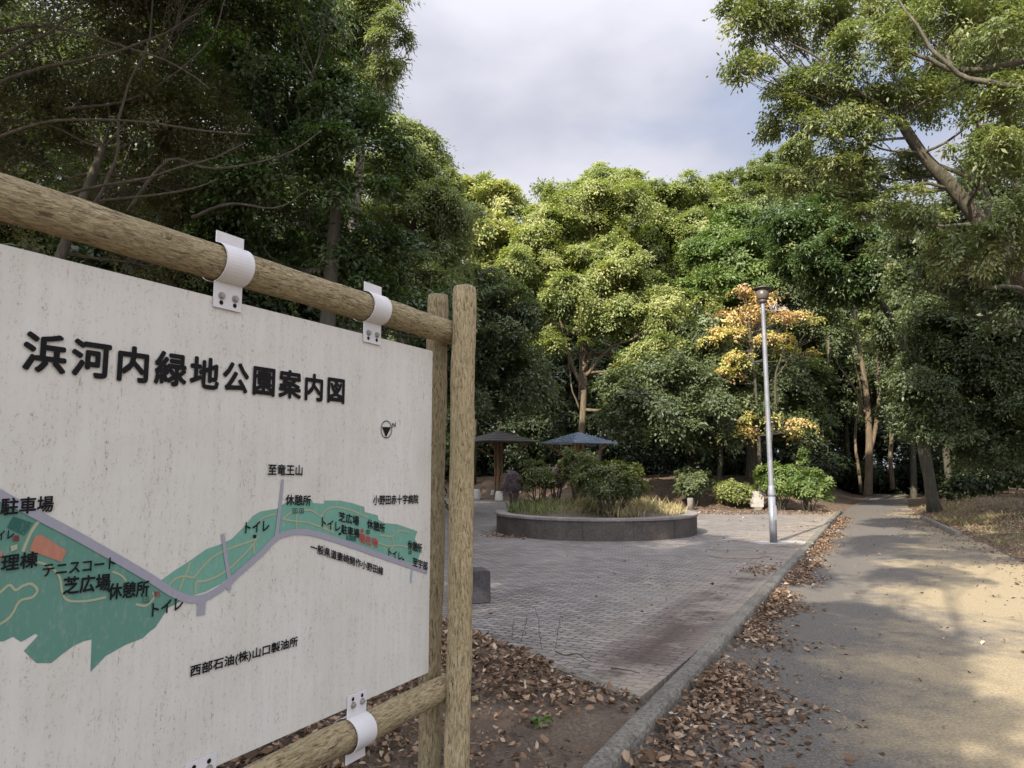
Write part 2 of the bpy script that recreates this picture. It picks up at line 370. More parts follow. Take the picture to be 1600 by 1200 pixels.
# ground: one sheet out to the horizon, finer close by
gx = np.concatenate([[-900, -400, -150], np.arange(-60, -12, 2), np.arange(-12, 30, .4), np.arange(30, 70, 2), [150, 400, 900]])
gy = np.concatenate([[-900, -300, -80], np.arange(-30, 2, 2), np.arange(2, 44, .4), np.arange(44, 90, 2), [200, 500, 1200]])
V = np.array([(x, y, land(x, y)) for y in gy for x in gx]); nx = len(gx)
F = np.array([(j * nx + i, j * nx + i + 1, (j + 1) * nx + i + 1, (j + 1) * nx + i) for j in range(len(gy) - 1) for i in range(nx - 1)])
g = link('ground', np_mesh('ground', V, F), M['ground'], smooth=True); tag(g, kind='structure')

# path sheet
mb = MB(); ys = np.arange(-12, 46, .5)
for i, y in enumerate(ys):
    e = .10 * noise.noise(Vector((y * .9, 3.3, 0))) + .06 * noise.noise(Vector((y * 3.1, 9.3, 0)))
    l, r = kx(y) + .02, rx(y) + e
    if y > K1.y: l += .05 * (y - K1.y)
    mb.v += [(l + (r - l) * k / 6, y, .003 * math.sin(k / 6 * math.pi)) for k in range(7)]
n = 7
mb.f = [(j * n + i, j * n + i + 1, (j + 1) * n + i + 1, (j + 1) * n + i) for j in range(len(ys) - 1) for i in range(n - 1)]
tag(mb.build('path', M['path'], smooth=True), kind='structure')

# plaza of paving blocks, with a concrete edging strip towards the soil bed
E0 = gp(1000, 1090, .08); E1 = gp(732, 984, .08)
ed = (Vector((E1.x - E0.x, E1.y - E0.y))).normalized()
edge_far = Vector((E1.x, E1.y)) + ed * 7
poly = [(E0.x, E0.y), (kx(6) - .065, 6), (kx(12) - .065, 12), (kx(K1.y) - .065, K1.y), (9.0, 23.2), (7, 22.9), (5, 25.5), (2, 30), (1, 36), (-12, 38), (-14, 26), (-8, 17), (edge_far.x, edge_far.y), (E1.x, E1.y)]
mb = MB(); n = len(poly)
mb.v = [(x, y, .08) for x, y in poly] + [(x, y, -.08) for x, y in poly]
mb.f = [tuple(range(n))] + [((i + 1) % n, i, i + n, (i + 1) % n + n) for i in range(n)]
tag(mb.build('plaza', M['plaza']), kind='structure')
mb = MB(); c = (Vector((E0.x, E0.y)) + edge_far) / 2 ; L = (edge_far - Vector((E0.x, E0.y))).length
mb.box((c.x - .05, c.y - .02, .02), (L, .10, .15), math.atan2(ed.y, ed.x), .012)
tag(mb.build('paving_edging', M['kerb']), kind='structure')

# kerb: rounded section, a joint every metre
prof = [(.06, -.08), (.058, .06), (.05, .086), (.032, .10), (-.04, .103), (-.056, .098), (-.064, .084), (-.068, -.08)]
mb = MB(); b = -6.0; rows = 0; kl = (K1 - K0).length
bs = []
while b < kl:
    bs += [(b, 0), (b + .012, 1), (b + .12, 2), (b + .3, 2), (b + .5, 2), (b + .7, 2), (b + .88, 2), (b + .988, 1)]
    b += 1.0
for b, k in bs:
    for (a, z) in prof:
        q = Vector((K0.x + KD.x * b + KN.x * a, K0.y + KD.y * b + KN.y * a, z))
        j = noise.noise(q * 4.0) * .010 + noise.noise(q * 13) * .004
        if k == 0: q -= Vector((KN.x * a * .16, KN.y * a * .16, .012))
        mb.v.append(q + Vector((KN.x * j, KN.y * j, j * .8)))
n = len(prof); mb.f = [(j * n + i, j * n + i + 1, (j + 1) * n + i + 1, (j + 1) * n + i) for j in range(len(bs) - 1) for i in range(n - 1)]
tag(mb.build('kerb', M['kerb']), kind='structure')

# soil bed by the sign, lumpy
mb = MB(); A = np.arange(.05, 4.2, .07); B = np.arange(-3.0, 7.2, .07)
for b in B:
    for a in A:
        x = K0.x + KD.x * b - KN.x * a; y = K0.y + KD.y * b - KN.y * a
        q = Vector((x, y, 0)); s = (Vector((x, y)) - Vector((E0.x, E0.y))); pd = s.x * -ed.y * -1 + s.y * -ed.x   # distance past the edging
        pd = -(s.x * ed.y - s.y * ed.x)
        z = .07 + noise.noise(q * 1.7) * .03 + noise.noise(q * 6) * .012 + .03 * float(sstep(.3, 1.2, a))
        side = s.x * ed.y - s.y * ed.x       # > 0: plaza side
        z -= .16 * float(sstep(-.12, .1, side))
        mb.v.append((x, y, z))
n = len(A); mb.f = [(j * n + i, (j + 1) * n + i, (j + 1) * n + i + 1, j * n + i + 1) for j in range(len(B) - 1) for i in range(n - 1)]
tag(mb.build('soil_bed', M['soil'], smooth=True), kind='structure')

# ------------------------------------------------------------------ the information board
BVPX = 1399.0
bth = math.atan((BVPX - 800) / FPX * math.cos(PITCH)); BD = Vector((math.sin(bth), math.cos(bth), 0)); BNF = Vector((BD.y, -BD.x, 0))   # along, and out of the front
POST = at(723, 560, 2.90); POST.z = 0
RAILC = POST - BNF * .085
def on_board(px, py, off=0.0):             # (s, z) on the front of the panel
    d = ray(px, py); o = Vector((0, 0, EYE)); p0 = RAILC + BNF * (.004 + off)
    t = (p0 - o).dot(BNF) / d.dot(BNF); q = o + d * t
    return ((q - RAILC).dot(BD), q.z)
board = empty('information_board', (POST.x, POST.y, 0), math.atan2(BD.y, BD.x))    # local x runs along the board, local -y out of its front
tag(board, 'weathered white park map board hung between log posts and rails', 'sign board')
def bl(s, off, z): return Vector((s, .085 - off, z))      # board-local: s from the post line, off in front of the rail's centre line

def wood_mat(name, axis, dark=1.0):
    m, t, b = new_mat(name); o = objc(t)
    sx = (8, 8, 1.7) if axis == 'z' else (1.7, 8, 8)
    f1 = noise_n(t, o, 17, 6, .66, sx, .8); kn = noise_n(t, o, 3.1, 2, .5); f2 = noise_n(t, o, 2.3, 4, .6); f3 = noise_n(t, o, 42, 4, .6, sx, .5)
    k = dark
    c = ramp(t, f1, [(.35, (.08 * k, .058 * k, .032 * k)), (.43, (.29 * k, .225 * k, .12 * k)), (.56, (.47 * k, .385 * k, .22 * k)), (.78, (.60 * k, .51 * k, .32 * k))])
    c = mixc(t, mathn(t, 'MULTIPLY', ramp(t, f2, [(.45, (0,) * 3), (.7, (1,) * 3)]), .5), c, (.25 * k, .215 * k, .105 * k))
    t.links.new(c, b.inputs['Base Color']); b.inputs['Roughness'].default_value = .85
    bump(t, b, mathn(t, 'ADD', f1, mathn(t, 'MULTIPLY', f3, .6)), 1.0, .02); return m
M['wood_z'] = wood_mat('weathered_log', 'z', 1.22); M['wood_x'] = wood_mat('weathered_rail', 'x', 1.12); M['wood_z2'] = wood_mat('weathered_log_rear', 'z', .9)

def log(name, p0, p1, r, mat, seed, n=60, seg=28):
    mb = MB(); pts = [p0.lerp(p1, i / n) + Vector((noise.noise(Vector((i * .11, seed, 0))), noise.noise(Vector((i * .11, seed, 5))), noise.noise(Vector((i * .11, seed, 9))) * (0 if abs((p1 - p0).z) > .5 else 1))) * .006 for i in range(n + 1)]
    rr = [r * (1 + .04 * noise.noise(Vector((i * .17, seed * 2, 3)))) for i in range(n + 1)]
    rr[0] *= .93; rr[-1] *= .93
    mb.tube(pts, rr, seg, True, .045, seed)
    return mb.build(name, mat, board, True)
lean = Vector((.030, 0, 0))
def z_at(px, py, Y): return at(px, py, Y).z
ztop = z_at(723, 448, 2.90)
log('post', Vector((-.022, 0, -.15)), Vector((.010, 0, ztop)), .0495, M['wood_z'], 1.0)
rq = at(681, 560, 3.03) - POST; rs, rn = rq.dot(BD), rq.dot(BNF)
log('post', Vector((rs - .022, -rn, -.15)), Vector((rs + .01, -rn, z_at(681, 461, 3.03))), .046, M['wood_z2'], 2.0)
for k, (s0, yy) in enumerate(((-2.75, 0), (-2.72, .165))):
    log('post', Vector((s0, yy, -.15)), Vector((s0 + .01, yy, ztop - .05 * k)), .049, M['wood_z'], 3.0 + k)
st, zt = on_board(690, 512); _, zt2 = on_board(180, 369)
zr1 = (on_board(690, 513, -.004)[1] + on_board(200, 372, -.004)[1]) / 2
zr2 = (on_board(688, 1081, -.004)[1] + on_board(560, 1137, -.004)[1]) / 2
log('rail', bl(.10, 0, zr1), bl(-2.9, 0, zr1), .0495, M['wood_x'], 5.0, 90)
log('rail', bl(.06, 0, zr2), bl(-2.9, 0, zr2), .0485, M['wood_x'], 6.0, 90)

# panel
def panel_mat():
    m, t, b = new_mat('board_panel'); o = objc(t)
    st_ = noise_n(t, o, 6, 5, .7, (6, 1, .55)); sp = noise_n(t, o, 150, 3, .75, (1.2, 1, .6)); big = noise_n(t, o, 1.6, 4, .6)
    spm = mathn(t, 'MULTIPLY', ramp(t, sp, [(.56, (0,) * 3), (.68, (1,) * 3)]), ramp(t, st_, [(.40, (.05,) * 3), (.66, (1,) * 3)]))
    c = ramp(t, big, [(.3, (.51, .505, .455)), (.7, (.58, .575, .535))])
    c = mixc(t, mathn(t, 'MULTIPLY', ramp(t, st_, [(.42, (0,) * 3), (.75, (1,) * 3)]), .22), c, (.34, .32, .265))
    c = mixc(t, mathn(t, 'MULTIPLY', ramp(t, noise_n(t, o, 2.6, 6, .7), [(.45, (0,) * 3), (.7, (1,) * 3)]), .3), c, (.36, .34, .27))
    c = mixc(t, mathn(t, 'MULTIPLY', spm, .85), c, (.15, .13, .10))
    t.links.new(c, b.inputs['Base Color']); b.inputs['Roughness'].default_value = .55; b.inputs['Specular IOR Level'].default_value = .25
    return m
M['panel'] = panel_mat()
a_ = on_board(678, 549); b_ = on_board(668, 1052); c1 = on_board(60, 395); d1 = on_board(400, 1170)
PT, PB = (a_[1] + c1[1]) / 2, (b_[1] + d1[1]) / 2
PS = (a_[0] + b_[0]) / 2; PL = -2.62
mb = MB(); mb.box((0, 0, 0), (PS - PL, .008, PT - PB), 0, .0015)
panel = mb.build('panel', M['panel'], board, loc=bl((PS + PL) / 2, 0, (PT + PB) / 2))
PC = bl((PS + PL) / 2, 0, (PT + PB) / 2)
def pl(s, z, off): return Vector((s - PC.x, -.004 - off, z - PC.z))      # panel-local point on its face

def paint(name, col, rough=.6, wear=.25):
    m, t, b = new_mat(name); o = objc(t)
    f = noise_n(t, o, 90, 4, .7, (1.2, 1, .5)); g = noise_n(t, o, 7, 4, .6)
    c = mixc(t, mathn(t, 'MULTIPLY', ramp(t, f, [(.5, (0,) * 3), (.75, (1,) * 3)]), wear), col, (.45, .42, .38))
    c = mixc(t, mathn(t, 'MULTIPLY', g, .25), c, tuple(x * .7 for x in col))
    t.links.new(c, b.inputs['Base Color']); b.inputs['Roughness'].default_value = rough; b.inputs['Specular IOR Level'].default_value = .25
    return m
M['ink'] = paint('black_lettering', (.004, .004, .005), .8, .015); M['ink_red'] = paint('red_lettering', (.38, .045, .04), .6, .1)
M['map_green'] = paint('map_green', (.09, .215, .17)); M['map_green2'] = paint('map_pale_green', (.13, .30, .235))
M['map_road'] = paint('map_road_grey', (.27, .275, .32)); M['map_tan'] = paint('map_path_tan', (.30, .33, .215)); M['map_orange'] = paint('map_court_orange', (.36, .16, .105))
M['map_dark'] = paint('map_car_park_green', (.02, .095, .075)); M['map_brown'] = paint('map_toilet_brown', (.13, .03, .025)); M['map_blue'] = paint('map_blue', (.27, .38, .46))

def smooth_px(P, n=4, closed=False):
    P = [Vector(p) for p in P]; outp = []
    for i in range(len(P) - 1):
        p0, p1, p2, p3 = P[max(i - 1, 0)], P[i], P[i + 1], P[min(i + 2, len(P) - 1)]
        for k in range(n):
            t = k / n
            outp.append(.5 * ((2 * p1) + (p2 - p0) * t + (2 * p0 - 5 * p1 + 4 * p2 - p3) * t * t + (3 * p1 - p0 - 3 * p2 + p3) * t ** 3))
    outp.append(P[-1]); return outp
def patch(name, pts, mat, layer):
    bm = bmesh.new(); off = .0006 * layer
    vs = [bm.verts.new(pl(*on_board(x, y), off)) for x, y in pts]
    f = bm.faces.new(vs); f.normal_update(); bmesh.ops.triangulate(bm, faces=[f], ngon_method='EAR_CLIP')
    bm.normal_update()
    me = bpy.data.meshes.new(name); bm.to_mesh(me); bm.free()
    return link(name, me, mat, panel)
def strips(name, lines, mat, layer):
    mb = MB(); off = .0006 * layer
    for li, (P, w0, w1) in enumerate(lines):
        Q = smooth_px(P) if len(P) > 2 else [Vector(p) for p in P]
        S = [Vector(on_board(q.x, q.y)) for q in Q]; n = len(S); base = len(mb.v)
        for i in range(n):
            t = (S[min(i + 1, n - 1)] - S[max(i - 1, 0)]).normalized(); nn = Vector((-t.y, t.x))
            x = Q[i].x; sc_ = (1399 - x) / FPX       # px to metres along here
            dist = (Vector((on_board(x, Q[i].y + 4))) - S[i]).length / 4
            hw = (w0 + (w1 - w0) * i / (n - 1)) * .5 * dist
            for s_ in (1, -1):
                q = S[i] + nn * hw * s_; mb.v.append(pl(q.x, q.y, off + li * .00004))
        mb.f += [(base + 2 * i, base + 2 * i + 1, base + 2 * i + 3, base + 2 * i + 2) for i in range(n - 1)]
    return mb.build(name, mat, panel)

left_green = [(-150, 690), (0, 784), (55, 810), (110, 838), (160, 866), (205, 890), (245, 912), (275, 936), (283, 939), (262, 950), (252, 966), (243, 980), (232, 988), (223, 997), (195, 1008), (165, 1025), (141, 1050), (143, 999), (130, 1002), (115, 1009), (97, 1022), (80, 1036), (57, 1036), (37, 1017), (50, 1003), (59, 993), (55, 990), (45, 996), (33, 1003), (20, 995), (5, 1002), (-30, 1004), (-150, 1015)]
right_green = [(248, 909), (270, 893), (295, 877), (322, 858), (345, 850), (362, 842), (380, 824), (395, 806), (407, 799), (432, 795), (446, 785), (487, 781), (489, 786), (506, 787), (507, 782), (530, 782), (550, 786), (569, 792), (570, 800), (590, 805), (591, 812), (600, 817), (620, 819), (652, 830), (648, 842), (657, 860), (652, 882), (595, 867), (532, 845), (482, 832), (462, 828), (440, 830), (427, 842), (397, 868), (370, 892), (345, 912), (320, 925), (300, 930), (275, 926)]
patch('map_park', left_green, M['map_green'], 1)
patch('map_park', right_green, M['map_green2'], 1)
strips('map_paths', [([(60, 815), (50, 828), (42, 845), (35, 862)], 5, 5), ([(-20, 935), (0, 925), (14, 914), (24, 922), (34, 916), (48, 912), (58, 922), (50, 933), (34, 937), (26, 945), (20, 957), (8, 970), (-20, 985)], 4, 4),
    ([(58, 878), (75, 884), (92, 900), (97, 925), (106, 938), (135, 939), (165, 933)], 3.5, 3.5), ([(212, 944), (228, 946), (240, 934), (238, 925)], 4, 3), ([(175, 893), (189, 899), (197, 908)], 3, 3),
    ([(262, 917), (272, 905), (288, 900), (302, 902), (314, 888), (332, 870), (358, 857), (392, 845), (404, 838)], 3.5, 3), ([(280, 923), (286, 905), (293, 890), (296, 878)], 3, 3), ([(305, 927), (306, 910), (318, 908), (335, 902), (358, 888), (385, 862), (397, 848)], 3.5, 3),
    ([(397, 866), (396, 850), (402, 840)], 3, 3), ([(431, 803), (412, 808), (402, 816)], 2.5, 2.5), ([(440, 812), (456, 800), (484, 797), (500, 806), (508, 797), (522, 792), (545, 796), (562, 803), (575, 808)], 2.5, 2.5),
    ([(441, 809), (450, 813), (478, 816), (500, 823), (522, 832)], 2.5, 2.5), ([(502, 806), (505, 814), (512, 820), (520, 823)], 2.5, 2.5), ([(463, 802), (463, 826)], 2.5, 2.5), ([(562, 792), (562, 803)], 2, 2),
    ([(592, 836), (612, 838), (618, 832), (626, 829), (640, 832)], 2.2, 2), ([(590, 848), (606, 853), (624, 852), (646, 858)], 2.2, 2), ([(612, 838), (614, 852), (608, 860)], 2, 2)], M['map_tan'], 2)
patch('map_tennis_court', [(54, 837), (65, 836), (104, 861), (95, 878), (45, 860)], M['map_orange'], 3)
patch('map_tennis_court', [(-14, 858), (3, 862), (0, 878), (-16, 876)], M['map_orange'], 3)
patch('map_car_park', [(20, 807), (51, 817), (37, 837), (10, 824)], M['map_dark'], 3)
patch('map_car_park', [(541, 836), (556, 838), (556, 846), (540, 843)], M['map_dark'], 3)
strips('map_roads', [([(-60, 739), (0, 773), (60, 806), (115, 835), (170, 866), (232, 902), (275, 929), (310, 936), (345, 919), (375, 893), (410, 862), (428, 843), (445, 834), (475, 831), (520, 842), (600, 870), (667, 893)], 15, 8),
    ([(441, 749), (438, 780), (434, 815), (430, 845)], 5.5, 8), ([(347, 834), (352, 870), (358, 908)], 6.5, 7), ([(315, 935), (313, 961)], 16, 15), ([(358, 900), (357, 922)], 8, 8)], M['map_road'], 4)
strips('map_roads', [([(643, 890), (641, 911)], 4, 4)], M['map_blue'], 5)
for (x, y, s) in ((24, 841, 9), (244, 928, 8), (397, 838, 5), (530, 834, 3.5), (629, 874, 3)):
    patch('map_toilet_mark', [(x - s / 2, y - s / 2), (x + s / 2, y - s / 2), (x + s / 2, y + s / 2), (x - s / 2, y + s / 2)], M['map_brown'] if s > 6 else M['ink'], 5)
patch('map_office', [(15, 853), (26, 850), (26, 858), (16, 862)], M['map_tan'], 5)
sq = []
for (x, y, s) in ((227, 936, 9), (460, 798, 6.5), (470, 798, 6.5), (574, 831, 5), (640, 863, 4)):
    h = s / 2; sq.append(([(x - h, y - h), (x + h, y - h)], 1.4, 1.4)); sq.append(([(x - h, y + h), (x + h, y + h)], 1.4, 1.4))
    sq.append(([(x - h, y - h), (x - h, y + h)], 1.4, 1.4)); sq.append(([(x + h, y - h), (x + h, y + h)], 1.4, 1.4)); sq.append(([(x - h * .4, y), (x + h * .4, y)], 2.6, 2.6))
for i in range(0, len(sq), 5): strips('map_rest_mark', sq[i:i + 5], M['map_dark'], 5)
cs, cz = on_board(603, 671); ring = MB(); rr_ = abs(on_board(603, 685)[1] - cz)
for k in range(40):
    a = 2 * math.pi * k / 40
    for r_ in (rr_, rr_ * .90): ring.v.append(pl(cs + r_ * math.cos(a), cz + r_ * math.sin(a), .003))
ring.f = [(2 * k, 2 * k + 1, (2 * k + 3) % 80, (2 * k + 2) % 80) for k in range(40)]
ring.build('compass_ring', M['ink'], panel)
patch('compass_needle', [(596, 667), (610, 667.5), (602.5, 683)], M['ink'], 5)
dot = [(565 + 2.3 * math.cos(a), 829 + 3.0 * math.sin(a)) for a in [k * math.pi / 6 for k in range(12)]]
patch('map_here_dot', dot, M['ink_red'], 6)

def lettering(name, text, xl, yl, xr, yr, h, mat=None, bold=.022, space=1.0, layer=6):
    cu = bpy.data.curves.new(name, 'FONT'); cu.body = text; cu.space_character = space; cu.resolution_u = 2
    o = bpy.data.objects.new(name, cu); COL.objects.link(o); bpy.context.view_layer.update()
    me = bpy.data.meshes.new_from_object(o.evaluated_get(bpy.context.evaluated_depsgraph_get()))
    bpy.data.objects.remove(o); bpy.data.curves.remove(cu); me.name = name; me.materials.clear()
    n = len(me.vertices); co = np.zeros(n * 3, np.float32); me.vertices.foreach_get('co', co); co = co.reshape(-1, 3)
    x0, x1, y0, y1 = co[:, 0].min(), co[:, 0].max(), co[:, 1].min(), co[:, 1].max()
    p = Vector(on_board(xl, yl)); q = Vector(on_board(xr, yr)); tp = Vector(on_board(xl, yl - h))
    e1 = (q - p); H = tp.y - p.y
    u = (co[:, 0] - x0) / (x1 - x0); v = (co[:, 1] - y0) / (y1 - y0)
    sx = p.x + e1.x * u; sz = p.y + e1.y * u + H * v
    P3 = np.stack([sx - PC.x, np.full(n, -.004 - .0006 * layer), sz - PC.z], 1)
    polys = [tuple(p.vertices) for p in me.polygons]; bpy.data.meshes.remove(me)
    w_ = bold * H; mb = MB()                      # stroke weight: the outline laid down a few times, slightly shifted
    for k in range(9):
        a = 2 * math.pi * k / 8; r_ = 0 if k == 8 else w_
        mb.add(P3 + np.array([r_ * math.cos(a), -.00003 * k, r_ * math.sin(a)]), polys)
    return mb.build(name, mat or M['ink'], panel)
lettering('title_lettering', '浜河内緑地公園案内図', 34, 577.5, 536, 630.5, 61, bold=.036, space=1.19)
for tx in (('至竜王山', 417.5, 742, 471, 743, 17), ('休憩所', 445, 789, 484, 790, 16.5), ('小野田赤十字病院', 582, 789, 652.5, 786.5, 15), ('芝広場', 528, 814, 559.5, 821.5, 15),
           ('トイレ', 502, 823, 530, 831.5, 15), ('駐車場', 532, 833, 560, 840.5, 14), ('休憩所', 572.5, 825, 600, 833, 14.5), ('一般県道妻崎開作小野田線', 484, 861, 597.5, 899, 14), ('トイレ', 606, 868, 627, 876.5, 12),
           ('休憩所', 636, 858, 658, 864, 14.5), ('至宇部', 644, 884, 667, 891.5, 13.5), ('トイレ', 382, 833, 419, 829, 17), ('駐車場', -1, 805, 81, 799, 26), ('トイレ', -18, 846, 20, 840.5, 14), ('管理棟', -31, 897, 56.5, 885.5, 26),
           ('テニスコート', 65, 901, 178, 888, 19), ('芝広場', 97, 929, 170, 921.5, 27), ('休憩所', 167, 937, 230.5, 930.5, 25), ('トイレ', 236, 963, 284, 951, 20), ('西部石油(株)山口製油所', 295.5, 1060.5, 463.5, 1011, 20), ('N', 612, 668, 617, 667, 7)):
    lettering('place_name_lettering', *tx, bold=.027)
lettering('place_name_lettering', '現在地', 559.5, 847, 589, 855.5, 14.5, mat=M['ink_red'], bold=.024)['label'] = 'red you-are-here lettering'

# clamps that hang the panel from the rails
M['clamp'] = simple('white_painted_metal', (.55, .545, .545), .4, 0.0, .08, 9); M['bolt'] = simple('bolt_steel', (.30, .29, .27), .45, .5)
def clamp(px, py, zc, updown):
    s, _ = on_board(px, py); W = .094
    mb = MB(); r = .0555; th = .004
    arc = [(r * math.cos(a), r * math.sin(a) * updown) for a in [R(84 - i * 168 / 16) for i in range(17)]]
    for side, pr in ((1, [(.005, .088 * updown), (.005, .060 * updown)] + arc + [(.0065, -.060 * updown), (.0065, -.128 * updown)]), (-1, arc)):
        base = len(mb.v); n = len(pr)
        for (y, z) in pr:
            for dx in (-W / 2, W / 2):
                for k in (0, th): mb.v.append(tuple(bl(s + dx, side * (y + k), zc + z)))
        for i in range(n - 1):
            q = base + 4 * i
            mb.f += [(q, q + 2, q + 6, q + 4), (q + 1, q + 5, q + 7, q + 3), (q, q + 4, q + 5, q + 1), (q + 2, q + 3, q + 7, q + 6)]
        e = base + 4 * (n - 1); mb.f += [(base, base + 1, base + 3, base + 2), (e, e + 2, e + 3, e + 1)]
    c = mb.build('clamp', M['clamp'], board)
    for dx in (-.023, .023):
        b = MB(); p = bl(s + dx, .0108, zc - .094 * updown)
        b.tube([p, p + Vector((0, -.003, 0)), p + Vector((0, -.003, 0)), p + Vector((0, -.010, 0))], [.011, .011, .0075, .0065], 8); b.build('bolt', M['bolt'], c)
        b = MB(); q = bl(s + dx, .0109, zc - .113 * updown)
        b.tube([q, q + Vector((0, -.0006, 0))], .0065, 10); b.build('bolt_hole_shadow', M['ink'], c)  # flat black disc for the slot hole, its shadow put in as colour
clamp(354, 470, zr1, 1); clamp(580, 520, zr1, 1); clamp(556, 1100, zr2, -1); clamp(312, 1195, zr2, -1); clamp(-400, 300, zr1, 1)
# knots and a stub on the front post
kn = MB(); kn.tube([Vector((.045, -.02, z_at(737, 515, 2.88))), Vector((.062, -.028, z_at(737, 513, 2.88)))], [.013, .009], 9); kn.build('knot', M['wood_z2'], board, True)
kn = MB(); kn.tube([Vector((.034, -.03, z_at(733, 1098, 2.88))), Vector((.054, -.05, z_at(733, 1096, 2.88)))], [.012, .010], 9); kn.build('knot', M['wood_z'], board, True)

sk_, zk_ = on_board(265, 388, .05); kn = MB(); q = bl(sk_, .0475, zr1 + .012); kn.tube([q, q + Vector((0, -.006, 0))], [.010, .006], 9); kn.build('knot', M['wood_z2'], board, True)
# ------------------------------------------------------------------ lamp
M['lamp_pole'] = simple('galvanised_pole', (.20, .21, .235), .5, .3, .25, 4); M['lamp_head'] = simple('brown_lamp_metal', (.085, .07, .058), .5, .2)
M['lamp_glass'] = simple('smoked_lamp_glass', (.10, .085, .075), .35)
lb = gp(1209, 848, .08); ltop = at(1189, 448, lb.y).z
lamp = tag(empty('street_lamp', lb), 'tall grey lamp post with a brown bowl head beside the kerb', 'street lamp')
lx = at(1189, 460, lb.y).x - lb.x
H = ltop - lb.z
def lpt(z): return Vector((lx * .45 * z / H, 0, z))
mb = MB(); mb.tube([lpt(0), lpt(.85)], [.068, .066], 20); mb.tube([lpt(.85), lpt(.9), lpt(1.0), lpt(1.06)], [.066, .07, .06, .05], 20)
mb.tube([lpt(1.06), lpt(H - .3)], [.049, .041], 16, False); mb.build('pole', M['lamp_pole'], lamp, True)
mb = MB(); c = lpt(.55) + Vector((.02, -.066, 0)); mb.box(c, (.075, .012, .28), 0, .004); mb.build('hatch', M['lamp_pole'], lamp)
mb = MB(); mb.lathe(lpt(H - .32), [(.045, 0), (.075, .0), (.08, .05), (.06, .07)]); mb.build('collar', M['lamp_head'], lamp, True)
mb = MB(); mb.lathe(lpt(H - .255), [(.09, 0), (.105, .02), (.135, .20)], 28); mb.build('lamp_bowl', M['lamp_glass'], lamp, True)
mb = MB(); mb.lathe(lpt(H - .055), [(.13, 0), (.185, .005), (.188, .02), (.10, .05), (.0, .06)], 28); mb.build('lamp_cap', M['lamp_head'], lamp, True)
mb = MB(); mb.box((.12, .0, .003), (1.05, .5, .008), .15, .002); mb.build('foundation_slab', conc_mat('pale_slab', (.26, .25, .23), (.38, .365, .34), .3), lamp)

# ------------------------------------------------------------------ planter
PCX, PCY, PR = 1.83, 15.86, 2.17
pz, ph = .08, .37
pla = tag(empty('round_planter', (PCX, PCY, pz)), 'round raised planter with dark stone facing and a pale coping', 'planter')
mb = MB(); SEG = 14
for k in range(SEG * 6):
    a0 = 2 * math.pi * k / (SEG * 6); a1 = 2 * math.pi * (k + 1) / (SEG * 6)
    g0 = .003 if k % 6 == 0 else 0; g1 = .003 if k % 6 == 5 else 0
    vs = []
    for a, z in ((a0 + g0, 0), (a1 - g1, 0), (a1 - g1, ph), (a0 + g0, ph)):
        vs.append((PR * math.cos(a), PR * math.sin(a), z))
    mb.add(vs, [(0, 1, 2, 3)])
mb.lathe((0, 0, 0), [(PR - .012, -.02), (PR - .012, ph - .003), (PR - .22, ph - .003), (PR - .22, .1)], 84); mb.build('facing', M['planter'], pla)
mb = MB(); mb.lathe((0, 0, ph), [(PR - .24, 0.0), (PR - .24, .045), (PR - .22, .06), (PR + .01, .06), (PR + .028, .048), (PR + .028, .008), (PR + .018, .0), (PR - .24, 0.0)], 96); mb.build('coping', M['coping'], pla)
mb = MB(); sr = [(0, ph + .18), (.7, ph + .15), (1.3, ph + .1), (1.7, ph + .05), (PR - .2, ph + .0)]
mb.lathe((0, 0, 0), sr[::-1], 48); mb.build('planting_soil', M['soil'], pla, True)

def scatter_blades(name, P, hmin, hmax, wdt, tint, lean=.35, mat=None):
    n = len(P); h = RNG.uniform(hmin, hmax, n) * np.array([1.0 + 1.3 * max(0, noise.noise(Vector((p[0] * 1.5, p[1] * 1.5, 5)))) for p in P]); d = RNG.normal(0, lean, (n, 3)); d[:, 2] = 1
    az = RNG.uniform(0, 2 * np.pi, n); nr = np.stack([np.cos(az), np.sin(az), RNG.uniform(-.2, .3, n)], 1)
    return leaf_mesh(name, P, nr, d, h, np.full(n, wdt) * RNG.uniform(.6, 1.3, n), tint, .05, .35)
n = 7000
rr_ = (PR - .25) * np.sqrt(RNG.uniform(0, 1, n)); an = RNG.uniform(0, 2 * np.pi, n)
dn = np.array([noise.noise(Vector((a * 1.2, b * 1.2, 7))) for a, b in zip(rr_ * np.cos(an), rr_ * np.sin(an))])
X, Y = PCX + rr_ * np.cos(an), PCY + rr_ * np.sin(an); Z = pz + ph + .16 * (1 - (rr_ / PR) ** 2)
keep = RNG.uniform(0, 1, n) < np.clip(.5 + dn * 1.8 - .45 * np.clip((PCY - 1.1 - Y) * 1.2, 0, 1), .06, 1)
lefty = np.clip((PCX - X) / PR * .8 + .25, 0, 1)
tint = np.clip(.75 - lefty * .55 + RNG.normal(0, .16, n), 0, 1)
o = link('planter_grass', scatter_blades('planter_grass', np.stack([X, Y, Z], 1)[keep], .06, .27, .018, tint[keep]), M['grass'])
tag(o, 'long green and straw coloured grass growing in the round planter', 'grass', kind='stuff')

# ------------------------------------------------------------------ trees and shrubs
def bent(p0, p1, n=7, sag=0.0, wig=.08, seed=0):
    p0, p1 = Vector(p0), Vector(p1); L = (p1 - p0).length; outp = []
    for i in range(n + 1):
        t = i / n; q = p0.lerp(p1, t); k = math.sin(t * math.pi)
        q += Vector((noise.noise(Vector((t * 2.3, seed, 1))), noise.noise(Vector((t * 2.3, seed, 6))), noise.noise(Vector((t * 2.3, seed, 11))))) * wig * L * k
        q.z -= sag * L * k; outp.append(q)
    return outp

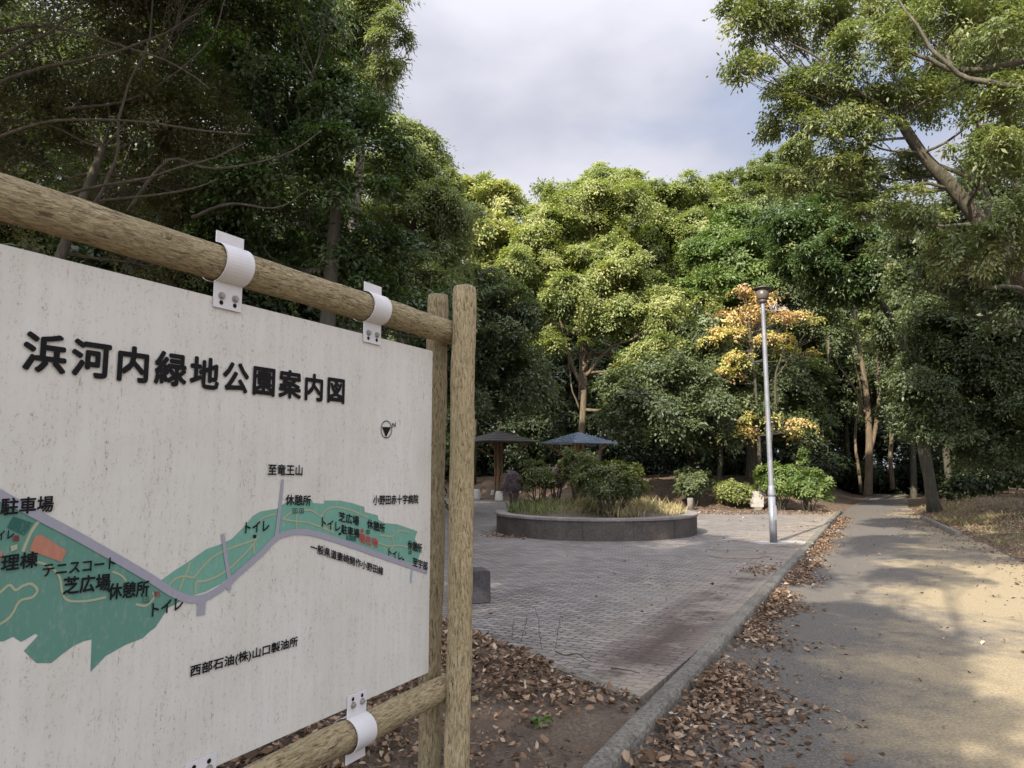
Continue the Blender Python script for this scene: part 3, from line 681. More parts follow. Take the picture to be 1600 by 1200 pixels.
def crown_arrays(lobes, leaf, lai, flat=.6, droop=.35, clump=.32, up=.5, rng=RNG, shell=.55, hue=.5, cap=26000, gap=.34):
    """leaves in ragged clumps through the lobes' outer volume"""
    Lf, Wf = leaf; area1 = Lf * Wf * .5; PO, NR, AX, TI, CL = [], [], [], [], []
    for li_, (c, r) in enumerate(lobes):
        hu = hue[min(li_, len(hue) - 1)] if hasattr(hue, '__len__') else hue
        c = np.array(c); r = np.array(r, float); rm = float(np.prod(r) ** (1 / 3))
        area = 4 * np.pi * rm * rm; nl = int(min(cap, lai * area / area1))
        cr_ = clump * (rm ** .5); nc = max(6, int(area * .9 / (np.pi * cr_ * cr_)))
        d = unit(rng.normal(0, 1, (nc, 3))); low = d[:, 2] < -.45; d[low, 2] *= -.6; d = unit(d)
        wob = np.array([noise.noise(Vector((x * 2.1 + c[0], y * 2.1 + c[1], z * 2.1 + c[2]))) for x, y, z in d])
        rad = (shell + (1 - shell) * rng.uniform(0, 1, nc) ** .6) * (1 + .75 * wob) 
        cc_ = c + d * r * rad[:, None]; CL.append(cc_)
        ctint = np.clip(rng.normal(hu, .15, nc), 0, 1); csz = rng.uniform(.6, 1.35, nc) * cr_
        gp_ = np.array([noise.noise(Vector((q[0] * .8, q[1] * .8, q[2] * 1.1 + 9))) + .6 * noise.noise(Vector((q[0] * 2.1, q[1] * 2.1, q[2] * 2.4))) for q in cc_])
        wgt = csz ** 2 * np.clip((gp_ + gap) * 2.2, .02, 1.0); idx = rng.choice(nc, nl, p=wgt / wgt.sum())
        nrm = unit(d * .7 + np.array([0, 0, up]) + rng.normal(0, .38, (nc, 3)))
        g_ = rng.normal(0, 1, (nl, 3)); g_ *= (csz[idx] * .55)[:, None]
        nn = nrm[idx]; g_ -= nn * np.sum(g_ * nn, 1, keepdims=True) * flat
        p = cc_[idx] + g_
        p[:, 2] -= .35 * np.sum((g_) ** 2, 1) / csz[idx] * .5
        PO.append(p); NR.append(nn * .9 + rng.normal(0, .42, (nl, 3)) + np.array([0, 0, .35]))
        ax = g_ / csz[idx][:, None] * .8 + rng.normal(0, .6, (nl, 3)); ax[:, 2] -= droop; AX.append(ax)
        TI.append(np.clip(ctint[idx] + rng.normal(0, .075, nl), 0, 1))
    P = np.concatenate(PO); n = len(P)
    return P, np.concatenate(NR), np.concatenate(AX), np.clip(rng.lognormal(-.08, .28, n), .45, 1.7) * Lf, np.clip(rng.lognormal(-.08, .25, n), .5, 1.6) * Wf, np.concatenate(TI), CL

def make_tree(name, label, cat, base, trunk, lobes, leafmat, barkmat, leaf=(.12, .06), lai=2.0, group=None, limb=.5, subs=7, stems=None, bumps=8, **kw):
    """trunk: list of (point, radius) in world space; lobes: list of (centre, radii)"""
    base = Vector(base); root = tag(empty(name, base), label, cat, group)
    rj = random.Random(int(base.y * 13) + len(lobes)); lob = []
    for c, r in lobes:
        r = r if hasattr(r, '__len__') else (r, r, r * .8)
        lob.append((Vector(c) - base, tuple(q * rj.uniform(.82, 1.2) for q in r)))
    more = []; rb = random.Random(len(lobes) * 31 + int(base.x * 7))
    for c, r in lob:
        for _ in range(bumps):
            a = rb.uniform(0, 6.283); e = math.asin(rb.uniform(-.35, 1)); f = rb.choice((.2, .26, .32, .4, .5)); ez = rb.uniform(.75, 1.35)
            more.append((Vector((c[0] + r[0] * math.cos(a) * math.cos(e) * .95, c[1] + r[1] * math.sin(a) * math.cos(e) * .95, c[2] + r[2] * math.sin(e) * .95)), (r[0] * f, r[1] * f, r[2] * f * ez)))
    P, NR, AX, L, W, T, CL = crown_arrays(lob + more, leaf, lai, **kw)
    link('crown', leaf_mesh('crown', P, NR, AX, L, W, T), leafmat, root)
    mb = MB(); tp = [Vector(p) - base for p, r in trunk]; tr = [r for p, r in trunk]
    # resample trunk
    pts, rad = [], []
    sp = smooth3(tp, 5); 
    for i, q in enumerate(sp):
        f = i / (len(sp) - 1) * (len(tr) - 1); k = min(int(f), len(tr) - 2); pts.append(q); rad.append(tr[k] + (tr[k + 1] - tr[k]) * (f - k))
    rad[0] *= 1.25
    mb.tube(pts, rad, 10, True, .12, random.random() * 9)
    for st_ in (stems or []):
        q = [Vector(p) - base for p, r in st_]; q2 = smooth3(q, 4); r_ = [r for p, r in st_]
        rr = [float(np.interp(i / (len(q2) - 1), np.linspace(0, 1, len(r_)), r_)) for i in range(len(q2))]
        sd_ = random.random() * 50
        q2 = [p + Vector((noise.noise(Vector((i * .45, sd_, 0))), noise.noise(Vector((i * .45, sd_, 7))), 0)) * min(.16, rr[0] * 1.6) * min(1, i / 2) for i, p in enumerate(q2)]
        mb.tube(q2, rr, 8, True, .14, sd_)
    for li, (c, r) in enumerate(lob):
        # attach low enough that the limb rises
        best, bi = 1e9, 0
        for i, q in enumerate(pts):
            if i < len(pts) * .25: continue
            dd = (q - c).length + (3.0 * max(0, q.z - c.z + .2))
            if dd < best: best, bi = dd, i
        a = pts[bi]; r0 = max(rad[bi] * limb, .012); br = bent(a, c, 8, .06, .12, li * 1.7 + base.x)
        mb.tube(br, [r0 * (1 - .7 * i / 8) for i in range(9)], 6, False, .08, li)
        cl = CL[li]; ids = RNG.choice(len(cl), min(subs, len(cl)), replace=False)
        for k in ids:
            s0 = br[random.choice((4, 5, 6, 7, 8))]; e = Vector(cl[k]); sb = bent(s0, e, 5, .03, .15, float(k))
            rs_ = r0 * .34; mb.tube(sb, [max(rs_ * (1 - .75 * i / 5), .004) for i in range(6)], 5, False)
    mb.build('trunk', barkmat, root, True)
    return root
def smooth3(P, n=4):
    if len(P) == 2: return [P[0].lerp(P[1], i / n) for i in range(n + 1)]
    outp = []
    for i in range(len(P) - 1):
        p0, p1, p2, p3 = P[max(i - 1, 0)], P[i], P[i + 1], P[min(i + 2, len(P) - 1)]
        for k in range(n):
            t = k / n
            outp.append(.5 * ((2 * p1) + (p2 - p0) * t + (2 * p0 - 5 * p1 + 4 * p2 - p3) * t * t + (3 * p1 - p0 - 3 * p2 + p3) * t ** 3))
    outp.append(P[-1]); return outp
def G(x, y): return Vector((x, y, land(x, y) - .05))
def lobs(Y0, items):            # (px, py, dY, rx in px [, rz in px])
    outl = []
    for it in items:
        px, py, dy, rp = it[:4]; Y = Y0 + dy; k = pxm(Y); rz_ = (it[4] if len(it) > 4 else rp * .8) * k
        outl.append((at(px, py, Y), (rp * k, rp * k * .95, rz_)))
    return outl

# --- left: dark woodland behind the board
b = G(-2.5, 8.6)
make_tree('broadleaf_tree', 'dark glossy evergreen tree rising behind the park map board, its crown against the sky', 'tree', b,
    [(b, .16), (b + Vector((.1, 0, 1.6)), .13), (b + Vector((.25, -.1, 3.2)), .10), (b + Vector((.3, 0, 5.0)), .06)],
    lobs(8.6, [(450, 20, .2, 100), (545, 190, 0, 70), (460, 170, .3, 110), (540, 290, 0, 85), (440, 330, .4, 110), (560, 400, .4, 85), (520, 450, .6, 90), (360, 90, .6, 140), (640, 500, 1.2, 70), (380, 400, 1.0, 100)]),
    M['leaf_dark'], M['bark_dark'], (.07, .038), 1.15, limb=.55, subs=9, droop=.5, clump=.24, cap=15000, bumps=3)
b = G(-5.2, 8.0)
make_tree('broadleaf_tree', 'thin leaved tree with tangled bare branches in the upper left corner', 'tree', b,
    [(b, .10), (b + Vector((.2, 0, 1.5)), .085), (b + Vector((.0, -.3, 3.0)), .07), (b + Vector((.5, -.2, 5.2)), .04)],
    lobs(7.6, [(60, -40, .0, 150), (200, 20, .4, 140), (330, -60, .2, 140), (120, 160, .4, 130), (260, 180, .5, 130), (20, 240, .4, 120), (190, 300, .8, 110), (-120, 120, .2, 170), (330, 280, 1.2, 100), (-60, 330, .8, 130), (280, 400, 1.5, 90)]),
    M['leaf_thin'], M['bark_dark2'], (.055, .024), .5, limb=.4,
    stems=[[(at(px_, py_, Y_), .020 - .014 * i_ / (len(L3) - 1)) for i_, (px_, py_) in enumerate(L3)] for Y_, L3 in (
        (6.6, [(-60, 240), (0, 215), (88, 189), (211, 189), (320, 205), (400, 212)]), (6.9, [(60, 330), (105, 303), (228, 277), (334, 246), (380, 225)]), (7.2, [(90, 330), (145, 316), (281, 299), (340, 280)]),
        (6.4, [(-40, 150), (44, 114), (176, 83), (260, 50), (307, 22)]), (6.3, [(-50, 110), (0, 88), (80, 45), (140, -10)]), (7.4, [(200, 330), (263, 250), (333, 264), (440, 245), (500, 205)]),
        (7.0, [(-40, 60), (60, 40), (150, 60), (260, 95), (330, 140)]), (7.6, [(100, 170), (190, 160), (260, 125), (330, 60), (350, 0)]), (7.1, [(140, 330), (180, 250), (190, 160), (230, 60), (240, -40)]), (7.7, [(300, 340), (360, 318), (430, 325), (480, 300)]))], subs=30, droop=.3, clump=.26, cap=12000, shell=.2, bumps=2)
b = G(-8.2, 13.0)
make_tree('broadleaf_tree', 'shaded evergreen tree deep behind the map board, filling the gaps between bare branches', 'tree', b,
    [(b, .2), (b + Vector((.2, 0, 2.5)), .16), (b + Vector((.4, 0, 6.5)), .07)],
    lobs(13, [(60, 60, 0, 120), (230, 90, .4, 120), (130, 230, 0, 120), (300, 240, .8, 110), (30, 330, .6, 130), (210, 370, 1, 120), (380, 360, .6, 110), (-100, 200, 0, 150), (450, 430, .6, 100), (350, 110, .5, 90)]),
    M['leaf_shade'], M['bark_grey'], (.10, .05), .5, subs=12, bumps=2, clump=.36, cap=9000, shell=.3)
b = G(-3.6, 14.5)
make_tree('broadleaf_tree', 'tall pale leaved tree with drooping sprays against the sky behind the dark glossy crown', 'tree', b,
    [(b, .2), (b + Vector((.1, 0, 4)), .15), (b + Vector((.4, 0, 8.5)), .07)],
    lobs(13.5, [(575, 10, 0, 55, 70), (610, 60, -.2, 28, 48), (540, 70, .5, 70), (480, 20, .6, 90), (590, -60, 0, 70), (600, 110, 0, 22, 22), (560, 150, .8, 60)]),
    M['leaf_grey'], M['bark_grey'], (.11, .026), 1.1, subs=9, droop=1.0, clump=.3, cap=9000)
b = G(-3.4, 18.5)
make_tree('broadleaf_tree', 'grey green rounded tree rising between the dark crown and the yellowish trees', 'tree', b,
    [(b, .2), (b + Vector((.4, 0, 4)), .15), (b + Vector((.8, 0, 8.5)), .06)],
    lobs(18.5, [(650, 270, 0, 50, 60), (640, 350, -.2, 75), (690, 330, .2, 35, 50), (680, 420, -.2, 50), (640, 450, -.3, 70), (610, 300, .6, 60), (700, 480, 0, 45), (630, 230, .4, 40)]),
    M['leaf_grey'], M['bark_grey'], (.11, .04), 1.7, subs=8, droop=.5, clump=.32, cap=14000)
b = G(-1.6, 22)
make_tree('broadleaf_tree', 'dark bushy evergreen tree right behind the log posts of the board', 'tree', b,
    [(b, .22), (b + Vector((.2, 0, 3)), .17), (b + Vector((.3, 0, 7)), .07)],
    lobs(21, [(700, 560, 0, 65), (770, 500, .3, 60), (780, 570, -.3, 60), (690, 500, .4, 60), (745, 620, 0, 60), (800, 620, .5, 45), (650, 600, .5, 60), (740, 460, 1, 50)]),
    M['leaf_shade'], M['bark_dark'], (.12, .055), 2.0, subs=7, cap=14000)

# --- centre: the sunlit wood behind the plaza
b = G(-1.9, 33)
make_tree('camphor_tree', 'yellowish sunlit tree in the dip of the skyline behind the log post', 'tree', b,
    [(b, .22), (b + Vector((.2, 0, 5)), .17), (b + Vector((.4, 0, 10.5)), .07)],
    lobs(31.5, [(735, 320, 0, 45, 40), (795, 325, 0, 36, 36), (770, 380, -.4, 50), (725, 400, .2, 45), (815, 380, .4, 30), (770, 440, 0, 55), (715, 300, .6, 28), (830, 440, .2, 36)]),
    M['leaf_camphor'], M['bark_grey'], (.17, .085), 1.8, subs=7, cap=12000, hue=.62)
b = G(2.75, 28.5)
TR = [(b, .16), (at(908, 700, 28.4), .14), (at(913, 600, 28.3), .12), (at(914, 520, 28.3), .09), (at(922, 430, 28.6), .06), (at(925, 330, 29), .05)]
make_tree('camphor_tree', 'broad sunlit camphor with an orange brown trunk at the centre of the wood', 'tree', b, TR,
    lobs(28, [(q[0], q[1] + 16) + q[2:] for q in [(850, 400, 0, 62), (800, 440, .3, 45), (905, 330, .8, 55), (960, 320, 1.2, 55), (880, 460, -.5, 55), (985, 430, -.6, 55), (1035, 480, -1.0, 60), (940, 500, -.9, 36, 42), (1010, 550, -1.2, 52), (1050, 545, -1, 40), (860, 345, .8, 40), (940, 390, .4, 50), (830, 480, .2, 36), (1060, 600, -.8, 40), (860, 520, -.6, 30), (1090, 520, -.4, 45)]]),
    M['leaf_camphor'], M['bark_tan'], (.12, .062), 1.9, limb=.55, subs=8, cap=19000, clump=.32,
    stems=[[(at(912, 610, 28.3), .09), (at(890, 560, 27.9), .07), (at(880, 520, 27.8), .05), (at(862, 470, 27.7), .03)], [(at(914, 590, 28.3), .08), (at(950, 545, 27.6), .06), (at(985, 530, 27.2), .05), (at(1030, 500, 27), .03)],
           [(at(917, 480, 28.4), .06), (at(945, 440, 28.2), .045), (at(975, 400, 28), .03)], [(at(905, 640, 28.3), .04), (at(893, 600, 28), .03), (at(885, 540, 27.8), .02), (at(872, 490, 27.8), .01)], [(at(914, 580, 28.2), .05), (at(930, 520, 27.4), .035), (at(934, 470, 27.2), .02)]])
SK = [('leaf_camphor', 'olive sunlit tree on the skyline behind the camphor at the centre', 3.2, 33, [(890, 290, 0, 42), (940, 290, .3, 46), (985, 285, .5, 42), (920, 350, 0, 50), (985, 350, 0, 50), (880, 340, .3, 36), (1000, 420, 0, 50), (900, 430, 0, 60)]),
      ('leaf_camphor', 'sunlit yellow green tree on the skyline between the camphor and the brownish tree', 8.3, 33, [(1030, 300, 0, 45), (1075, 290, .4, 40), (1060, 350, -.4, 50), (1110, 340, 0, 46), (1030, 380, -.3, 48), (1090, 410, -.6, 52), (1125, 300, .6, 34), (1050, 440, -.4, 45)]),
      ('leaf_olive', 'brownish olive tree at the high end of the sunlit skyline', 11.8, 34, [(1160, 290, 0, 45), (1200, 265, .4, 45), (1235, 245, .6, 44), (1190, 330, -.3, 52), (1245, 310, 0, 50), (1150, 350, -.5, 44), (1290, 270, .5, 50), (1230, 380, -.3, 50)]),
      ('leaf_bright', 'bright green sunlit tree bulging out of the wood above the autumn tree', 9.4, 28, [(1130, 390, 0, 55), (1190, 370, -.2, 50), (1160, 430, -.6, 50), (1100, 440, -.3, 45), (1200, 420, -.3, 45), (1110, 500, -.4, 40), (1150, 340, .4, 42)])]
for (mt, lab, bx, by, items) in SK:
    b = G(bx, by)
    make_tree('broadleaf_tree', lab, 'tree', b, [(b, .22), (b + Vector((.1, 0, 5)), .17), (b + Vector((.3, 0, 11)), .07)], lobs(by, [(q[0], q[1] + 20) + q[2:] for q in items]), M[mt], M['bark_grey'], (.14, .07), 1.8, subs=7, cap=16000)
b = G(2.6, 24.5)
make_tree('camellia_tree', 'glossy camellia with sunlit sprays in front of the wood, beside the blue roofed pavilion', 'tree', b,
    [(b, .1), (b + Vector((.3, 0, 1.2)), .08), (b + Vector((.6, 0, 3.2)), .04)],
    lobs(24, [(975, 610, .6, 50), (1015, 640, 0, 50), (1050, 670, -.3, 42), (985, 665, .3, 40), (1085, 640, -.3, 42), (1030, 590, .2, 50), (1080, 590, .3, 40)]),
    M['leaf_shade'], M['bark_dark'], (.13, .07), 1.15, subs=8, cap=9000, hue=.42, clump=.42, shell=.3, gap=.22)
b = G(7.4, 26)
make_tree('camellia_tree', 'lower shaded camellia between the sunlit sprays and the autumn tree', 'tree', b,
    [(b, .1), (b + Vector((.2, 0, 1.2)), .08), (b + Vector((.2, 0, 3.6)), .04)],
    lobs(26, [(1110, 640, 0, 50), (1130, 580, .2, 50), (1160, 640, .4, 45), (1090, 540, .8, 50), (1130, 690, 0, 42), (1230, 600, 1, 50), (1240, 670, 1, 45), (1235, 470, 1.5, 50), (1270, 430, 2, 50), (1275, 520, 1.5, 45)]),
    M['leaf_shade'], M['bark_dark'], (.13, .07), 1.8, subs=8, cap=9000)
# autumn tree
b = G(*gp(1188, 792, .08).xy)
Yb = b.y
make_tree('autumn_tree', 'small tree with orange and yellow autumn leaves behind the lamp post', 'tree', b,
    [(b, .085), (at(1186, 700, Yb), .07), (at(1180, 600, Yb), .055), (at(1172, 520, Yb), .035), (at(1165, 460, Yb), .015)],
    lobs(Yb, [(1165, 495, 0, 40, 22), (1140, 525, -.2, 34, 18), (1215, 500, 0, 34, 20), (1190, 475, .2, 30, 18), (1250, 492, .1, 24, 9), (1150, 565, -.1, 36, 14), (1200, 530, .1, 34, 12), (1180, 655, -.2, 42, 9), (1225, 675, 0, 30, 9), (1150, 680, -.1, 24, 7), (1268, 552, .2, 18, 6), (1130, 583, 0, 26, 8), (1155, 460, .2, 22, 16), (1120, 520, 0, 24, 10), (1225, 545, .3, 30, 8), (1122, 588, .1, 30, 8), (1250, 662, .1, 28, 7), (1105, 535, .1, 20, 8), (1275, 500, .2, 18, 6), (1160, 672, .1, 26, 6)]),
    M['leaf_autumn'], M['bark_dark'], (.11, .072),   .52, limb=.45, subs=20, clump=.26, shell=.2, cap=2600, flat=.8, bumps=0, hue=[.45, .62, .42, .36, .5, .8, .58, .82, .82, .85, .72, .8, .4, .62, .9, .6, .6, .8, .85, .5, .6, .85],
    stems=[[(at(1195, 780, Yb + .1), .06), (at(1203, 700, Yb), .05), (at(1212, 600, Yb), .04), (at(1225, 545, Yb), .02)], [(at(1213, 590, Yb), .03), (at(1240, 550, Yb), .02), (at(1258, 520, Yb), .01)]])

# --- right: the dark clump, the bare lit stems, the overhanging tree
b = G(13.5, 23.0)
make_tree('broadleaf_tree', 'dark dense crown hanging above the bare stems right of the lamp head', 'tree', b,
    [(b, .2), (at(1432, 640, 22.8), .15), (at(1395, 500, 21.6), .11), (at(1300, 400, 20.5), .06)],
    lobs(20.5, [(1290, 390, 0, 60), (1340, 430, -.2, 55), (1250, 410, 0, 50), (1310, 450, .2, 50), (1360, 380, .2, 50), (1230, 360, .4, 50), (1290, 340, .5, 50), (1370, 450, .4, 36)]),
    M['leaf_dark'], M['bark_dark'], (.12, .05), 1.8, subs=8, cap=10000)
b = G(15.0, 30.0)
make_tree('bare_stemmed_tree', 'group of pale sunlit bare stems at the end of the path', 'tree', b,
    [(at(1356, 775, 30), .17), (at(1358, 690, 30), .14), (at(1352, 600, 30), .11), (at(1338, 520, 30), .07), (at(1330, 430, 30), .012)],
    lobs(30.5, [(1420, 430, .4, 40, 26), (1455, 460, 0, 36, 26), (1390, 450, 1, 36, 26), (1340, 430, 1.5, 40), (1410, 400, 1, 42), (1480, 430, .4, 40)]),
    M['leaf_camphor'], M['bark_tan'], (.13, .065), .6, bumps=2, subs=8, cap=4000, limb=.3,
    stems=[[(at(1362, 700, 30), .09), (at(1374, 620, 29.8), .075), (at(1370, 540, 29.8), .055), (at(1360, 470, 30), .03), (at(1372, 420, 30), .01)], [(at(1354, 650, 30), .06), (at(1332, 600, 30), .045), (at(1312, 575, 30), .03), (at(1300, 540, 30), .008)],
           [(at(1395, 765, 30.6), .10), (at(1390, 660, 30.5), .075), (at(1397, 580, 30.4), .065), (at(1412, 520, 30.3), .04), (at(1420, 450, 30), .015)], [(at(1396, 580, 30.4), .05), (at(1380, 530, 30.4), .04), (at(1374, 480, 30.4), .012)],
           [(at(1345, 770, 31), .07), (at(1338, 680, 31), .055), (at(1345, 600, 31), .04), (at(1322, 520, 31), .03), (at(1310, 450, 31), .01)], [(at(1412, 520, 30.3), .035), (at(1432, 490, 30.2), .025), (at(1450, 440, 30.2), .01)],
           [(at(1290, 770, 33), .08), (at(1284, 640, 33), .06), (at(1296, 540, 33), .04), (at(1288, 450, 33), .02)], [(at(1372, 640, 29.8), .03), (at(1402, 600, 29.6), .02), (at(1440, 585, 29.5), .006)]])
b = G(11.8, 10.8)
def rt(px, py, Y, r): return (at(px, py, Y), r)
make_tree('overhanging_tree', 'large leaning tree whose leafy limbs overhang the path in the upper right', 'tree', b,
    [(b, .2), rt(1720, 560, 11.2, 0.154), rt(1590, 430, 11.0, 0.130), rt(1545, 365, 10.9, 0.122), rt(1490, 295, 10.8, 0.106), rt(1440, 240, 10.7, 0.089), rt(1405, 185, 10.6, 0.071)],
    lobs(10.2, [(1170, 50, 0, 52, 60), (1215, 40, .3, 60), (1165, 110, -.1, 40, 26), (1290, 30, .2, 75), (1340, 110, 0, 80), (1270, 140, .2, 60), (1230, 190, .3, 45), (1330, 210, .2, 75), (1400, 60, .8, 80), (1290, 270, .6, 60), (1390, 280, 1.2, 55), (1480, 40, 0, 80), (1460, 150, 1.4, 60), (1240, 290, 1, 40, 28), (1420, 150, .2, 60), (1540, 250, -.6, 60), (1590, 350, -.8, 60), (1500, 400, -.3, 50), (1570, 60, -.8, 70), (1430, 340, .2, 50), (1370, 330, .6, 50), (1575, 400, -.6, 45), (1560, 170, -.5, 55), (1590, 250, .3, 60)]),
    M['leaf_olive'], M['bark_dark2'], (.075, .03), 0.8, bumps=4, limb=.28, subs=14, droop=.7, clump=.25, cap=13000, shell=.35,
    stems=[[rt(1700, 60, 10.0, 0.059), rt(1600, 95, 9.8, 0.050), rt(1520, 110, 9.7, 0.042), rt(1450, 95, 9.7, 0.030), rt(1380, 60, 9.8, 0.018)], [rt(1590, 300, 11.6, 0.059), rt(1545, 215, 11.8, 0.050), rt(1500, 145, 11.9, 0.042), rt(1470, 60, 12, 0.030)],
           [rt(1545, 365, 10.9, 0.054), rt(1530, 290, 11.4, 0.042), rt(1460, 255, 11.6, 0.030), rt(1440, 245, 11.7, 0.018)], [rt(1680, 100, 9.6, 0.047), rt(1590, 135, 9.4, 0.042), rt(1500, 112, 9.4, 0.033), rt(1440, 60, 9.5, 0.021), rt(1400, -20, 9.6, 0.012)],
           [rt(1405, 185, 10.6, 0.035), rt(1350, 150, 10.3, 0.026), rt(1280, 90, 10.2, 0.018), rt(1220, 60, 10.2, 0.009)]])
b = G(13.4, 14.5)
make_tree('broadleaf_tree', 'green tree on the bank at the right edge, behind the large leaning trunk', 'tree', b,
    [(b, .22), (b + Vector((-.2, 0, 3)), .18), (b + Vector((-.6, 0, 8)), .07)],
    lobs(14, [(1560, 120, 0, 90), (1580, 260, .2, 80), (1520, 330, .5, 65), (1590, 380, -.2, 75), (1520, 430, .4, 60), (1450, 380, 1.5, 55), (1570, 30, .2, 90), (1600, 480, 0, 70), (1440, 450, 2, 50)]),
    M['leaf_shade'], M['bark_grey'], (.10, .045), 1.25, subs=9, bumps=4, droop=.5, cap=12000)
b = G(15.6, 20)
make_tree('camellia_tree', 'tall dark green evergreen bush filling the right side above the leaf strewn bank', 'tree', b,
    [(b, .14), (b + Vector((-.1, 0, 1.5)), .1), (b + Vector((-.2, 0, 4.5)), .05)],
    lobs(18.5, [(1480, 500, 0, 70), (1540, 520, -.3, 70), (1590, 560, -.5, 70), (1470, 590, .2, 65), (1530, 620, -.3, 70), (1590, 650, -.5, 65), (1450, 660, .3, 45), (1500, 680, 0, 50, 30), (1560, 700, 0, 55, 32)]),
    M['leaf_shade'], M['bark_dark'], (.10, .05), 2.0, subs=8, cap=14000)

# --- deeper rows of the wood: copies of three plain trees
def plain(name, label, h, cw, leafmat, seed, lai=1.5):
    rng_l = []
    rs = random.Random(seed)
    for i in range(9):
        a = rs.uniform(0, 6.28); d = rs.uniform(.25, 1) * cw; z = h * rs.uniform(.42, .92); d *= 1.15 - .7 * max(0, z / h - .55)
        rng_l.append((Vector((math.cos(a) * d, math.sin(a) * d, z)), rs.uniform(.9, 1.4) * cw * .5))
    rng_l.append((Vector((0, 0, h * .95)), cw * .5))
    return make_tree(name, label, 'tree', (0, 0, 0), [(Vector((0, 0, -.2)), .2), (Vector((.1, .1, h * .4)), .16), (Vector((-.1, 0, h * .9)), .06)], rng_l, leafmat, M['bark_dark'], (.20, .10), lai, subs=6, cap=7000, shell=.4)
protos = [plain('woodland_tree', None, 11, 2.6, M['leaf_shade'], 1), plain('woodland_tree', None, 12.5, 2.4, M['leaf_olive'], 2), plain('woodland_tree', None, 9.5, 2.6, M['leaf_shade'], 3)]
rs = random.Random(11); used = [False] * 3
spots = []
for i in range(13): spots.append((-17 + i * 4.0 + rs.uniform(-1, 1), 40 + rs.uniform(-1.5, 2.5), (0, 1, 2)[i % 3]))
for i in range(9): spots.append((-24 + i * 8.2 + rs.uniform(-2, 2), 50 + rs.uniform(-2, 3), (1, 0)[i % 2]))
for p in ((16.5, 27, 0), (20, 25, 2), (19, 34, 0), (24, 31, 1), (23, 22, 0), (18.5, 18.5, 2), (-8, 27, 2), (-13, 30, 1), (-17, 19, 2), (12.5, 36, 2), (17, 40, 0)): spots.append(p)
LAB = {'far': ('shaded evergreen tree in the deep rows at the back of the wood', 'trees at the back of the wood'),
       'left': ('shaded evergreen tree in the wood behind the map board', 'trees in the wood behind the map board'),
       'right': ('shaded evergreen tree in the wood beyond the bank beside the path', 'trees beyond the bank beside the path')}
for (x, y, k) in spots:
    o = protos[k] if not used[k] else copy_tree(protos[k]); used[k] = True
    o.location = G(x, y); o.rotation_euler = (0, 0, rs.uniform(0, 6.28)); s = rs.uniform(.9, 1.15) * (.72 if (x > 14 and y < 36) or (x < -5 and y < 36) else 1); o.scale = (s, s, s * rs.uniform(.92, 1.08))
    L_ = LAB['far' if y > 35.5 else 'left' if x < 0 else 'right']; tag(o, L_[0], 'tree', L_[1])

# undergrowth that closes the floor of the wood
U = []
rs = random.Random(5)
for i in range(230):
    t = rs.random()
    if t < .45: x, y = rs.uniform(-16, 13), rs.uniform(33, 44)
    elif t < .65: x, y = rs.uniform(-18, -4.5), rs.uniform(10, 30)
    elif t < .8: x, y = rs.uniform(13.0, 26), rs.uniform(20, 40)
    else: x, y = rs.uniform(17, 30), rs.uniform(36, 46)
    if y < 39 and kx(y) - 1 < x < rx(y) + 1.4: continue
    if -14 < x < 3 and 24 < y < 35: continue
    r = rs.uniform(.8, 1.7); U.append(((x, y, land(x, y) + r * .55), (r, r, r * rs.uniform(.6, 1.0))))
for i in range(46):                       # the thicket behind the board
    y = rs.uniform(10.5, 16); x = rs.uniform(-.75, -.17) * y; r = rs.uniform(.7, 1.2)
    U.append(((x, y, rs.uniform(.4, 3.3)), (r, r, r * .8)))
for i in range(40):
    y = rs.uniform(11, 17); x = rs.uniform(-.85, -.3) * y; r = rs.uniform(.7, 1.2)
    U.append(((x, y, 1.5 + y * rs.uniform(.14, .36)), (r, r, r * .8)))
for i in range(70):                       # the thicket behind the pavilions and the bank
    x, y = rs.uniform(-15, 10.5), rs.uniform(34.5, 38); r = rs.uniform(.9, 1.6)
    if 3 < x: y = rs.uniform(29.5, 33)
    U.append(((x, y, land(x, y) + rs.uniform(.4, 3.6)), (r, r, r * .8)))
for i in range(60):                       # and past the end of the path
    y = rs.uniform(41, 48); x = rs.uniform(.38, .78) * y; r = rs.uniform(1.0, 1.8)
    U.append(((x, y, land(x, y) + rs.uniform(.3, 4.5)), (r, r, r * .8)))
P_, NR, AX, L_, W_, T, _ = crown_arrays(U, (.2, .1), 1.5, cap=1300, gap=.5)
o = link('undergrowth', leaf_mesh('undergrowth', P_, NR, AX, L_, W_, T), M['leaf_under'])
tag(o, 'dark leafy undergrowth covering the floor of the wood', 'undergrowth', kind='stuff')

FW = []
rs = random.Random(8)
for i in range(120):
    a = rs.uniform(-1.15, 1.15); d = rs.uniform(58, 70); x, y = math.sin(a) * d, math.cos(a) * d + 2; r = rs.uniform(2.2, 3.6)
    FW.append(((x, y, rs.uniform(.5, 8.5) + (1.0 if i % 2 else 0)), (r, r, r * .8)))
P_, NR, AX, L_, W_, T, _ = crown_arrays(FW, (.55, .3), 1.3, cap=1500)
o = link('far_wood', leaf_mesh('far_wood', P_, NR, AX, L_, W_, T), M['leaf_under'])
tag(o, 'far dark mass of the wood closing the view between the trunks', 'wood', kind='stuff')

